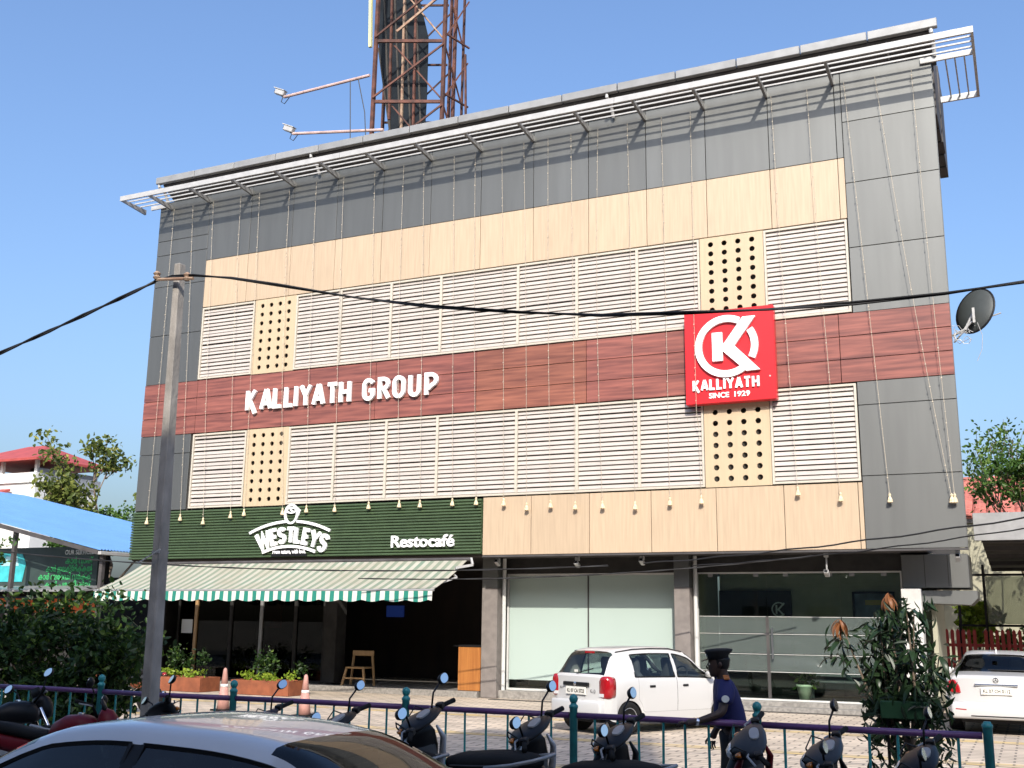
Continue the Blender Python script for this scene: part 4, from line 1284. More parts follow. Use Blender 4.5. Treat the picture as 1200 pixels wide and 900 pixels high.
for xx in (-1.8, -1.15, .05, 1.4, 2.8):
    obj('post', box(B(), xx - .035, xx + .035, 32.2, 32.249, 0, 3.55), M['black'], fr)
for a, b in ((-1.11, .01), (.09, 1.36), (1.44, 2.76)):
    obj('pane', box(B(), a, b, 32.28, 32.29, 1.99, 3.24), glass_mat('dusty_pane', (.75, .78, .72), .03, film=.3, filmcol=(.5, .5, .45)), fr)
fc = thing('picket_fence', 'low red picket fence behind the white sedan', 'fence', (1, 31.6, 0))
for k in range(30):
    xx = -2.3 + k * .135
    if abs(xx + 1.35) < .12:
        continue
    obj('picket', prism(B(), [(xx, .2), (xx + .085, .2), (xx + .085, 1.80), (xx + .043, 1.86), (xx, 1.80)], fm, 31.6, 31.64), M['red_fence'], fc)
obj('rail', box(B(), -2.4, 1.9, 31.645, 31.69, .5, .58), M['red_fence'], fc)
obj('rail', box(B(), -2.4, 1.9, 31.645, 31.69, 1.4, 1.48), M['red_fence'], fc)
make_bush('garden_shrub', 'bright lime green shrub beside the red fence', 'shrub', [((-1.5, 33.3, 2.2), (.45, .35, .55)), ((-1.35, 33.3, 1.9), (.4, .3, .5))], 700, .22, M['leaf_lime'], 31)
make_bush('hedge', 'mixed green hedge behind the dark steel frame', 'hedge', [((.2, 36.5, 2.0), (1.6, .6, 1.6)), ((2.5, 36.5, 2.4), (1.6, .6, 1.8))], 2600, .2, M['leaf_mid'], 32)
bw = thing('garden_wall', 'pale rendered wall behind the garden hedge', 'wall', (1, 39.5, 0))
obj('panel', box(B(), -6, 8, 39.4, 39.6, 0, 5.3), M['interior_cream'], bw)
obj('coping', box(B(), -6, 8, 39.3, 39.7, 5.301, 5.42), M['roof_dark'], bw)
rr_ = thing('tiled_house', 'house with a weathered red tiled roof behind the right side tree', 'house', (3, 44, 0))
obj('wall', box(B(), -2.2, 9, 42.5, 48, 0, 5.9), M['white_wall'], rr_)
rt = obj('roof', prism(B(), [(41.8, 5.70), (45.4, 7.45), (49, 5.7)], lambda u, v, t: (t, u, v), -2.6, 9), M['tile_red'], rr_)
for i in range(14):
    for j in range(8):
        x0, f0 = -2.6 + i * .46, j / 8
        y0, z0 = 41.74 + f0 * 3.6, 5.72 + f0 * 1.75
        mm = Matrix.Translation((x0, y0, z0 + .03)) @ Matrix.Rotation(math.atan2(1.75, 3.6), 4, 'X')
        if i == 0 and j == 0:
            tm = bpy.data.meshes.new('tile')
            b2 = prism(B(), [(.0, 0), (.08, .055), (.22, .07), (.36, .055), (.445, 0)], lambda u, v, t: (u, t, v), 0, .53)
            bmesh.ops.recalc_face_normals(b2, faces=b2.faces)
            b2.to_mesh(tm); b2.free(); tm.materials.append(M['tile_red'])
        inst('tile', tm, rt, (x0, y0, z0 + .03 + .012 * (j % 2)), (math.atan2(1.75, 3.6), 0, 0))
make_tree('feathery_tree', 'feathery light green tree in front of the red tiled roof', 'tree', (.6, 35.5, 0), 7.3, .85, 2600, .15, M['leaf_mid'], 44, 3, .09, .25, fit=(-1.3, 2.2, 7.4))
make_tree('thin_tree', 'thin twiggy tree rising above the tiled roof at the right edge', 'tree', (-.2, 37.5, 0), 8.0, .55, 600, .14, M['leaf_mid'], 47, 3, .06, .25, fit=(-1.5, .9, 8.2))

# unseen stand-in blocks added behind the camera, stepped to cast shade on the street
def block(label, x0, x1, y0, y1, h, cols, rows):
    t = thing('shade_block', label, 'building', ((x0 + x1) / 2, y1, 0), 'unseen shade blocks added across the street')
    obj('wall', box(B(), x0, x1, y0, y1, -.2, h - .4), M['concrete'], t)
    obj('parapet', box(B(), x0 - .1, x1 + .1, y0, y1 + .1, h - .399, h), M['white_wall'], t)
    wm = bpy.data.meshes.new('window')
    bm = box(B(), -.8, .8, -.03, .04, -.75, .75)
    bmesh.ops.recalc_face_normals(bm, faces=bm.faces)
    bm.to_mesh(wm); bm.free(); wm.materials.append(M['black'])
    for i in range(cols):
        for j in range(rows):
            inst('window', wm, t, (x0 + (x1 - x0) * (i + .5) / cols, y1, 2.2 + j * 3.4))
block('unseen concrete block added across the street to the left for shade', -34, 2.2, -22, -10, 19.4, 10, 5)
block('taller unseen concrete block added across the street in the middle for shade', 2.3, 5.4, -22, -10.2, 21.6, 1, 6)
block('unseen concrete block added across the street to the right for shade', 5.5, 40, -22, -10, 18.3, 9, 5)
# ------------------------------------------------------------------ cars
def pchip(keys, x):
    X = [k[0] for k in keys]; Yv = [k[1] for k in keys]
    n = len(X)
    if x <= X[0]: return Yv[0]
    if x >= X[-1]: return Yv[-1]
    h = [X[i + 1] - X[i] for i in range(n - 1)]
    dl = [(Yv[i + 1] - Yv[i]) / h[i] for i in range(n - 1)]
    m = [dl[0]] + [0 if dl[i - 1] * dl[i] <= 0 else 2 * dl[i - 1] * dl[i] / (dl[i - 1] + dl[i]) for i in range(1, n - 1)] + [dl[-1]]
    for i in range(n - 1):
        if x <= X[i + 1]:
            t = (x - X[i]) / h[i]
            return (Yv[i] * (2 * t ** 3 - 3 * t ** 2 + 1) + m[i] * h[i] * (t ** 3 - 2 * t ** 2 + t) +
                    Yv[i + 1] * (-2 * t ** 3 + 3 * t ** 2) + m[i + 1] * h[i] * (t ** 3 - t ** 2))

def build_car(name, label, S, paint, glassm):
    """S: spec dict; local x forward, y left, z up. Body, doors and panes come from one lofted surface."""
    t = thing(name, label, 'car', (0, 0, 0), 'cars', world=False)
    L0, L1 = S['x']
    cuts = set([L0, L1] + S['cuts'])
    for wx in S['wheels']:
        for k in range(-8, 9):
            cuts.add(round(wx + S['arch'] * math.sin(PI / 2 * k / 8), 4))
    cuts |= set(round(L0 + (L1 - L0) * i / 44, 4) for i in range(45))
    for a in (L0, L1):
        for d in (.01, .025, .05, .08, .12):
            cuts.add(round(a + (d if a == L0 else -d), 4))
    xs = sorted(cuts)
    xx = [xs[0]]
    for x in xs[1:]:
        if x - xx[-1] > .004 or x in S['cuts']:
            xx.append(x)
    def section(x):
        zt, zb, w, wt = pchip(S['zt'], x), pchip(S['zb'], x), pchip(S['w'], x), pchip(S['wt'], x)
        z0 = pchip(S['z0'], x)
        for wx in S['wheels']:
            d = abs(x - wx)
            if d < S['arch']:
                z0 = max(z0, S['wr'] + math.sqrt(S['arch'] ** 2 - d * d) - .02)
        k = min(1, max(0, (zt - zb) / .35))
        rail = min(S.get('rail', .10), .45 * (zt - zb))
        P = [(w * .96, z0), (w * .985, z0 + .2 * (zb - z0)), (w, z0 + .45 * (zb - z0)), (w * .998, z0 + .7 * (zb - z0)), (w * .985, z0 + .9 * (zb - z0)), (w * .965, zb)]
        a, b = (w * .955, zb + .012 * k), (wt + .035, zt - rail)
        for i in range(5):
            f = i / 4
            P.append((a[0] + (b[0] - a[0]) * f + .02 * k * math.sin(PI * f), a[1] + (b[1] - a[1]) * f))
        P += [(wt + .005, zt - rail * .5), (wt * .93, zt - rail * .22), (wt * .75, zt - rail * .08), (wt * .4, zt - rail * .01), (0, zt)]
        return P
    grid = []
    for x in xx:
        P = section(x)
        full = [(x, y, z) for y, z in P] + [(x, -y, z) for y, z in reversed(P[:-1])]
        # plan curvature of the nose and tail
        bend = []
        for (px_, y, z) in full:
            e = 0
            if px_ > L1 - .6: e = -S.get('nose', .25) * (y / .8) ** 2 * ((px_ - L1 + .6) / .6)
            if px_ < L0 + .4: e = S.get('tail', .1) * (y / .8) ** 2 * ((L0 + .4 - px_) / .4)
            bend.append((px_ + e, y, z))
        grid.append(bend)
    nP = len(section(xx[0]))
    tot = 2 * nP - 1
    groups = {}
    def key(i, j):
        xm = (xx[i] + xx[i + 1]) / 2
        r = j if j < nP - 1 else 2 * nP - 3 - j
        side = 'L' if j < nP - 1 else 'R'
        zt, zb = pchip(S['zt'], xm), pchip(S['zb'], xm)
        if 6 <= r <= 9:
            for k, (a, b) in enumerate(S['side_glass']):
                if a <= xm <= b and zt - zb > .10:
                    return 'pane_%s%d' % (side, k)
        if 6 <= r <= 9 and S.get('black_pillar') and S['side_glass'][0][1] <= xm <= S['side_glass'][1][0]:
            return 'pillar_' + side
        if r >= 11:
            for k, (a, b) in enumerate(S['end_glass']):
                if a <= xm <= b:
                    return 'pane_E%d' % k
        if 1 <= r <= 5:
            for k, (a, b) in enumerate(S['doors']):
                if a <= xm <= b:
                    return 'door_%s%d' % (side, k)
        return 'body'
    for i in range(len(xx) - 1):
        for j in range(tot - 1):
            groups.setdefault(key(i, j), []).append((i, j))
    made = {}
    for kname, faces in groups.items():
        bm = B()
        vm = {}
        ctr = Vector((0, 0, 0))
        for i, j in faces:
            ctr += Vector(grid[i][j])
        ctr /= len(faces)
        sc = .9925 if kname.startswith('door') else 1.0
        def gv(i, j):
            if (i, j) not in vm:
                p = Vector(grid[i][j])
                if sc != 1:
                    p.x = ctr.x + (p.x - ctr.x) * sc
                    p.z = ctr.z + (p.z - ctr.z) * .994
                vm[(i, j)] = bm.verts.new(p)
            return vm[(i, j)]
        for i, j in faces:
            bm.faces.new((gv(i, j), gv(i + 1, j), gv(i + 1, j + 1), gv(i, j + 1)))
        if kname == 'body':
            for i in (0, len(xx) - 1):
                # closed nose and tail
                half = nP - 1
                KC = 10
                rows = []
                for a in range(half):
                    p_, q_ = Vector(grid[i][a]), Vector(grid[i][tot - 1 - a])
                    rw = [gv(i, a)]
                    for c in range(1, KC):
                        y = p_.y + (q_.y - p_.y) * c / KC
                        e = (-S.get('nose', .25) if i else S.get('tail', .1)) * (y / .8) ** 2
                        rw.append(bm.verts.new((xx[i] + e, y, p_.z)))
                    rw.append(gv(i, tot - 1 - a))
                    rows.append(rw)
                for ra_, rb_ in zip(rows[:-1], rows[1:]):
                    for c in range(KC):
                        bm.faces.new((ra_[c], ra_[c + 1], rb_[c + 1], rb_[c]))
                apex = gv(i, half)
                for c in range(KC):
                    bm.faces.new((rows[-1][c], rows[-1][c + 1], apex))
        bmesh.ops.recalc_face_normals(bm, faces=bm.faces)
        if kname.startswith('pane'):
            o = obj('window', bm, glassm, t, True)
        elif kname.startswith('door'):
            o = obj('door', bm, paint, t, True)
        elif kname.startswith('pillar'):
            o = obj('pillar', bm, M['black'], t, True)
        else:
            o = obj('body', bm, paint, t, True)
        made[kname] = o
    # dark frames round the side glass
    for side in (1, -1):
        bm = B()
        for (a, b) in S['side_glass']:
            lo, hi = [], []
            for x in [q for q in xx if a <= q <= b]:
                P = section(x)
                lo.append((x, side * (P[6][0] + .004), P[6][1] + .004)); hi.append((x, side * (P[10][0] + .004), P[10][1]))
            for ln in (lo, hi):
                for p, q in zip(ln[:-1], ln[1:]):
                    bar(bm, p, q, .012, .022)
            for p, q in ((lo[0], hi[0]), (lo[-1], hi[-1])):
                if abs(p[2] - q[2]) > .03:
                    bar(bm, p, q, .022, .014)
        obj('window_seal', bm, M['black'], t)
    # underbody and cabin
    w0 = S['wmax'] - .16
    bm = box(B(), L0 + .12, L1 - .15, -w0 + .12, w0 - .12, .20, .42)
    obj('underbody', bm, M['black'], t)
    cabz = S['floor']
    c0, c1 = S['cabin']
    bm = box(B(), c0, c1, -w0 + .02, w0 - .02, cabz - .03, cabz)
    box(bm, c1 - .42, c1 - .05, -w0 + .03, w0 - .03, cabz, S['belt'] + .02)
    if S.get('shelf'):
        box(bm, S['shelf'][0], S['shelf'][1], -w0 + .1, w0 - .1, S['belt'] - .08, S['belt'] - .03)
    obj('cabin', bm, M['seat_fabric'], t)
    for sx in S['seats']:
        for sy in (-.34, .34):
            bm = B()
            rings = []
            for z, r, off in ((cabz, .22, 0), (cabz + .25, .24, .0), (S['belt'] - .02, .22, -.08), (S['belt'] + .06, .15, -.11), (S['belt'] + .10, .11, -.12), (S['belt'] + .16, .13, -.13), (S['belt'] + .30, .12, -.15), (S['belt'] + .34, .07, -.16)):
                rings.append(ering((sx + off, sy, z), (1, 0, 0), (0, 1, 0), .07, r, 12, 3))
            loft(bm, rings)
            obj('seat', bm, M['seat_fabric'], t, True)
    bm = B()
    c = Vector((c1 - .52, -.34, S['belt'] + .02))
    pts = [c + Vector((.08 * math.sin(a), .17 * math.cos(a), .16 * math.sin(a))) for a in [2 * PI * k / 20 for k in range(21)]]
    tube(bm, pts, .016, 6)
    obj('steering_wheel', bm, M['black'], t, True)
    # wheels
    R = S['wr']
    for wx in S['wheels']:
        for side in (1, -1):
            yy = side * (S['wmax'] - .02)
            mm = Matrix.Translation((wx, yy, R)) @ Matrix.Rotation(-side * PI / 2, 4, 'X')
            wl = obj('wheel', lathe(B(), [(R * .62, -.17), (R * .93, -.17), (R, -.14), (R, -.03), (R * .94, 0), (R * .66, .004), (R * .62, -.01)], 28, (0, 0, 0), mm), M['black_rubber'], t, True)
            obj('rim', lathe(B(), [(R * .64, -.02), (R * .62, .0), (R * .55, -.025), (R * .25, -.012), (R * .22, .004), (.01, .006)], 28, (0, 0, 0), mm), M['rim'], wl, True)
            for k in range(8):
                a = 2 * PI * k / 8
                obj('rim_slot', lathe(B(), [(.001, .003), (R * .075, .0032), (R * .075, -.01)], 8, (R * .43 * math.cos(a), R * .43 * math.sin(a), -.016), mm), M['black'], wl)
            obj('wheel_well', lathe(B(), [(S['arch'] - .03, -.25), (S['arch'] - .03, -.07)], 20, (0, 0, 0), mm), M['black'], t)
    return t, section

def on_tail(bm, pts_yz, x0, x1):
    return prism(bm, pts_yz, lambda u, v, tt: (tt, u, v), x0, x1)

# --- small hatchback
SP = dict(rail=.125, x=(-1.72, 1.72), cuts=[-1.675, -1.40, -1.36, -1.0, -.94, -.86, -.03, .05, .42, .98, .92, 1.0], wheels=(-1.15, 1.21), arch=.315, wr=.275, wmax=.735,
          zt=[(-1.72, .96), (-1.68, 1.00), (-1.40, 1.375), (-1.15, 1.445), (-.5, 1.475), (0, 1.468), (.40, 1.40), (.98, 1.0), (1.3, .93), (1.58, .82), (1.72, .64)],
          zb=[(-1.72, .93), (-1.3, .945), (0, .93), (.95, .895), (1.3, .87), (1.58, .77), (1.72, .60)],
          w=[(-1.72, .66), (-1.6, .715), (-1.2, .735), (1.0, .735), (1.45, .715), (1.72, .60)],
          wt=[(-1.72, .60), (-1.4, .515), (-.5, .525), (.35, .505), (.98, .59), (1.72, .50)],
          z0=[(-1.72, .30), (-1.5, .22), (1.5, .22), (1.72, .26)],
          side_glass=[(-1.0, -.03), (.05, .92)], end_glass=[(-1.675, -1.36), (.42, .98)], doors=[(-.94, .01), (.01, 1.0)],
          cabin=(-1.5, 1.0), floor=.45, belt=.93, seats=(-.55, .30), tail=.10, nose=.22, shelf=(-1.55, -.95))
SP['cuts'].append(.01)
alto, sec_a = build_car('hatchback_car', 'small white hatchback parked in front of the white shop window', SP, M['white_paint'], M['car_glass'])
T0 = -1.722
for s in (1, -1):
    lp = obj('tail_lamp', loft(B(), [ering((T0 + d, s * (.585 + .02 * k), .79), (0, 1, 0), (0, 0, 1), r * .5, r, 18, 3.2) for k, (d, r) in enumerate(((.045, .14), (.05, .175), (.075, .19), (.12, .195), (.22, .18)))]), M['red_lamp'], alto, True)
    obj('reverse_lens', on_tail(B(), [(s * .53, .635), (s * .635, .635), (s * .64, .69), (s * .525, .69)], T0 + .035, T0 + .05), M['clear_lamp'], lp)
obj('rear_bumper', bevel(box(B(), T0 - .045, T0 + .16, -.63, .63, .27, .57), .04, 2), M['white_paint'], alto, True)
obj('handle_strip', bbox(T0 - .028, T0 + .01, -.33, .33, .80, .865, .012), M['black'], alto)
lg = obj('emblem', lathe(B(), [(.03, 0), (.034, .008), (.02, .012)], 16, (0, 0, 0), Matrix.Translation((T0 - .03, 0, .835)) @ Matrix.Rotation(-PI / 2, 4, 'Y')), M['chrome'], alto)
pl = obj('number_plate', bbox(T0 - .025, T0 - .006, -.25, .25, .655, .785, .004), M['plate'], alto)
text_mesh('plate_text', 'KL 07 CA 5723', .085, M['black'], pl, (T0 - .028, .215, .69), (PI / 2, 0, -PI / 2), .001, .001, width=.43)
text_mesh('badge_text', 'Alto', .07, M['chrome'], alto, (T0 + .025, .46, .74), (PI / 2, 0, -PI / 2), .003, .001)
text_mesh('badge_text', 'K10', .08, M['chrome'], alto, (T0 + .018, -.33, .70), (PI / 2, 0, -PI / 2), .003, .001)
obj('high_brake_lamp', bbox(-1.43, -1.385, -.11, .11, 1.345, 1.385, .006), M['red_lamp'], alto)
obj('rear_wiper', bar(B(), (-1.70, .02, 1.01), (-1.60, -.30, 1.10), .014), M['black'], alto)
obj('sticker', on_tail(B(), [(.03, 1.03), (.12, 1.03), (.12, 1.07), (.03, 1.07)], -1.665, -1.66), M['plate'], alto)
for s in (1, -1):
    for xx in (-.68, .15):
        obj('door_handle', bbox(xx, xx + .14, s * .735 - .012, s * .735 + .014, .775, .815, .01), M['black'], alto)
    c = Vector((.80, s * .80, .98))
    mr = obj('wing_mirror', loft(B(), [ering(c + Vector((d, 0, 0)), (0, 1, 0), (0, 0, 1), .085 * r, .058 * r, 14, 2.6) for d, r in ((-.05, .93), (-.04, 1), (.02, .95), (.06, .6), (.075, .2))]), M['white_paint'], alto, True)
    obj('mirror_arm', bar(B(), (.82, s * .70, .95), (.80, s * .78, .96), .04), M['black'], alto)
    obj('roof_channel', tube(B(), [(x_, s * (pchip(SP['wt'], x_) + .005), pchip(SP['zt'], x_) - .035) for x_ in (-1.3, -.9, -.5, 0, .35)], .010, 5), M['black'], alto)
    obj('headlamp', bevel(box(B(), 1.50, 1.66, s * .53 - .10, s * .53 + .10, .62, .74), .03, 2), M['clear_lamp'], alto)
alto.location = (-6.58, 20.0, 0)
alto.rotation_euler = (0, 0, math.atan2(.90, .43))
alto.scale = (1.04, 1.0, 1.0)

# --- white sedan on the right, tail towards us
SP2 = dict(x=(-2.35, 2.35), cuts=[-1.62, -.98, -1.35, -.42, -.34, .50, .62, 1.22, 1.15], wheels=(-1.40, 1.42), arch=.375, wr=.335, wmax=.90,
           zt=[(-2.35, .98), (-2.28, 1.03), (-1.9, 1.06), (-1.62, 1.08), (-.98, 1.385), (-.5, 1.44), (0, 1.445), (.55, 1.36), (1.22, 1.02), (1.8, .92), (2.2, .78), (2.35, .60)],
           zb=[(-2.35, .90), (-1.9, .955), (-1.5, .96), (0, .93), (1.2, .92), (1.8, .84), (2.2, .70), (2.35, .54)],
           w=[(-2.35, .78), (-2.2, .84), (-1.6, .90), (1.4, .90), (2.1, .82), (2.35, .66)],
           wt=[(-2.35, .72), (-1.62, .70), (-.98, .56), (0, .58), (.5, .56), (1.22, .70), (2.35, .58)],
           z0=[(-2.35, .32), (-2.1, .22), (2.1, .22), (2.35, .26)],
           side_glass=[(-1.35, -.42), (-.34, 1.15)], end_glass=[(-1.62, -.98), (.62, 1.22)], doors=[(-1.05, -.38), (-.38, .62)],
           cabin=(-1.7, 1.2), floor=.45, belt=.95, seats=(-.75, .25), tail=.16, nose=.35, shelf=(-1.55, -1.1))
SP2['cuts'] += [-1.05, -.38]
merc, _ = build_car('sedan_car', 'white luxury sedan seen from behind at the right edge under the grey canopy', SP2, M['white_paint'], M['car_glass_dark'])
T2 = -2.35
for s in (1, -1):
    obj('tail_lamp', bevel(on_tail(B(), [(s * .60, .70), (s * .79, .72), (s * .835, .80), (s * .80, .93), (s * .70, .95), (s * .62, .84)], T2 + .07, T2 + .26), .02), M['red_lamp'], merc)
    obj('reflector', on_tail(B(), [(s * .52, .42), (s * .70, .43), (s * .70, .45), (s * .52, .44)], T2 - .052, T2 + .1), M['red_lamp'], merc)
    c = Vector((.95, s * .98, 1.0))
    obj('wing_mirror', loft(B(), [ering(c + Vector((d, 0, 0)), (0, 1, 0), (0, 0, 1), .105 * r, .07 * r, 14, 2.6) for d, r in ((-.06, .93), (-.04, 1), (.02, .95), (.07, .6), (.09, .2))]), M['white_paint'], merc, True)
obj('rear_bumper', bevel(box(B(), T2 - .05, T2 + .22, -.78, .78, .27, .56), .05, 2), M['white_paint'], merc, True)
obj('bumper_vent', bbox(T2 - .054, T2 + .05, -.45, .45, .315, .335, .003), M['black'], merc)
obj('boot_garnish', bbox(T2 - .018, T2 + .03, -.36, .36, .855, .885, .008), M['chrome'], merc)
bm = B()
stroke(bm, arc(0, .955, .042, .042, 0, 360, 24), .009, lambda u, v, tt: (tt, u, v), T2 + .0, T2 - .012)
for a in (90, 210, 330):
    stroke(bm, [(0, .955), (.041 * math.cos(math.radians(a)), .955 + .041 * math.sin(math.radians(a)))], .010, lambda u, v, tt: (tt, u, v), T2 + .0, T2 - .009 - a * 1e-5)
obj('star_emblem', bm, M['chrome'], merc)
pl = obj('number_plate', bbox(T2 - .022, T2 - .003, -.26, .26, .70, .825, .004), M['plate'], merc)
text_mesh('plate_text', 'KL 07 CH 0112', .085, M['black'], pl, (T2 - .025, .225, .735), (PI / 2, 0, -PI / 2), .001, .001, width=.45)
obj('roof_antenna', prism(B(), [(-.85, 1.405), (-.70, 1.43), (-.83, 1.475)], lambda u, v, tt: (u, tt, v), -.012, .012), M['white_paint'], merc)
merc.location = (-.72, 24.45, 0)
merc.rotation_euler = (0, 0, math.radians(90))

# --- pearl white sedan in the foreground
SP3 = dict(black_pillar=True, x=(-2.25, 2.3), cuts=[-1.78, -1.02, -1.50, -.30, -.22, .72, .40, 1.30, 1.18], wheels=(-1.35, 1.40), arch=.36, wr=.32, wmax=.88,
           zt=[(-2.25, .98), (-2.2, 1.03), (-1.78, 1.07), (-1.02, 1.375), (-.6, 1.425), (-.15, 1.44), (.30, 1.405), (.50, 1.35), (1.28, .99), (1.8, .88), (2.15, .76), (2.3, .56)],
           zb=[(-2.25, .92), (-1.5, .97), (0, .93), (1.2, .88), (1.8, .80), (2.15, .68), (2.3, .50)],
           w=[(-2.25, .74), (-2.1, .80), (-1.5, .88), (1.4, .88), (2.0, .80), (2.3, .62)],
           wt=[(-2.25, .70), (-1.78, .66), (-1.02, .52), (-.2, .565), (.4, .54), (1.28, .66), (2.3, .55)],
           z0=[(-2.25, .32), (-2.0, .20), (2.0, .20), (2.3, .26)],
           side_glass=[(-1.50, -.30), (-.22, 1.18)], end_glass=[(-1.78, -1.02), (.50, 1.28)], doors=[(-1.0, -.26), (-.26, .72)],
           cabin=(-1.8, 1.25), floor=.42, belt=.93, seats=(-.85, .15), tail=.14, nose=.35, shelf=(-1.7, -1.15))
SP3['cuts'] += [-1.0, -.26, .50, 1.28]
fs, _ = build_car('saloon_car', 'silvery white saloon car parked in the foreground with its roof and dark windows showing', SP3, M['silver_paint'], M['car_glass_dark'])
for s in (1, -1):
    obj('tail_lamp', bevel(on_tail(B(), [(s * .52, .74), (s * .72, .74), (s * .74, .92), (s * .56, .94)], -2.26, -2.10), .02), M['red_lamp'], fs)
    for xx in (-.85, .0):
        obj('door_handle', bbox(xx, xx + .18, s * .885 - .01, s * .885 + .015, .80, .835, .008), M['chrome'], fs)
    c = Vector((.95, s * .96, .98))
    obj('wing_mirror', loft(B(), [ering(c + Vector((d, 0, 0)), (0, 1, 0), (0, 0, 1), .10 * r, .07 * r, 14, 2.6) for d, r in ((-.06, .93), (-.04, 1), (.02, .95), (.07, .6), (.09, .2))]), M['silver_paint'], fs, True)
fs.location = (-4.42, 5.02, -.11)
fs.rotation_euler = (0, 0, math.radians(181))
tag(alto, None, None, 'cars in view'); tag(merc, None, None, 'cars in view'); tag(fs, None, None, 'cars in view')

# ------------------------------------------------------------------ scooters and motorcycles
def paintm(name, c):
    return mat(name, tuple(q * .6 for q in c), 0.42, spec=0.18)
SC = {'black': paintm('black_scooter_paint', (.012, .012, .014)), 'grey': paintm('dark_grey_scooter_paint', (.045, .05, .058)),
      'silver': mat('silver_trim_paint', (.50, .51, .54), .3, .3), 'red': paintm('dark_red_paint', (.20, .012, .022)), 'blue': paintm('midnight_blue_paint', (.012, .018, .05))}
M['amber'] = mat('amber_lens', (.45, .14, .01), .2, coat=.5)
M['grey_trim'] = mat('dark_grey_trim_plastic', (.05, .05, .053), .6)
def wheel2(parent, x, r, w, mtx=Matrix.Identity(4)):
    mm = mtx @ Matrix.Translation((x, 0, r)) @ Matrix.Rotation(PI / 2, 4, 'X')
    wl = obj('wheel', lathe(B(), [(r * .62, -w * .4), (r * .86, -w * .5), (r * .97, -w * .3), (r, 0), (r * .97, w * .3), (r * .86, w * .5), (r * .62, w * .4)], 24, (0, 0, 0), mm), M['black_rubber'], parent, True)
    obj('rim', lathe(B(), [(r * .64, -w * .42), (r * .5, -w * .2), (.03, -w * .3), (.03, w * .3), (r * .5, w * .2), (r * .64, w * .42)], 20, (0, 0, 0), mm), M['rim'], wl, True)

def ring_x(x, y, z, ry, rz, n=14, p=2.6):
    return ering((x, y, z), (0, 1, 0), (0, 0, 1), ry, rz, n, p)

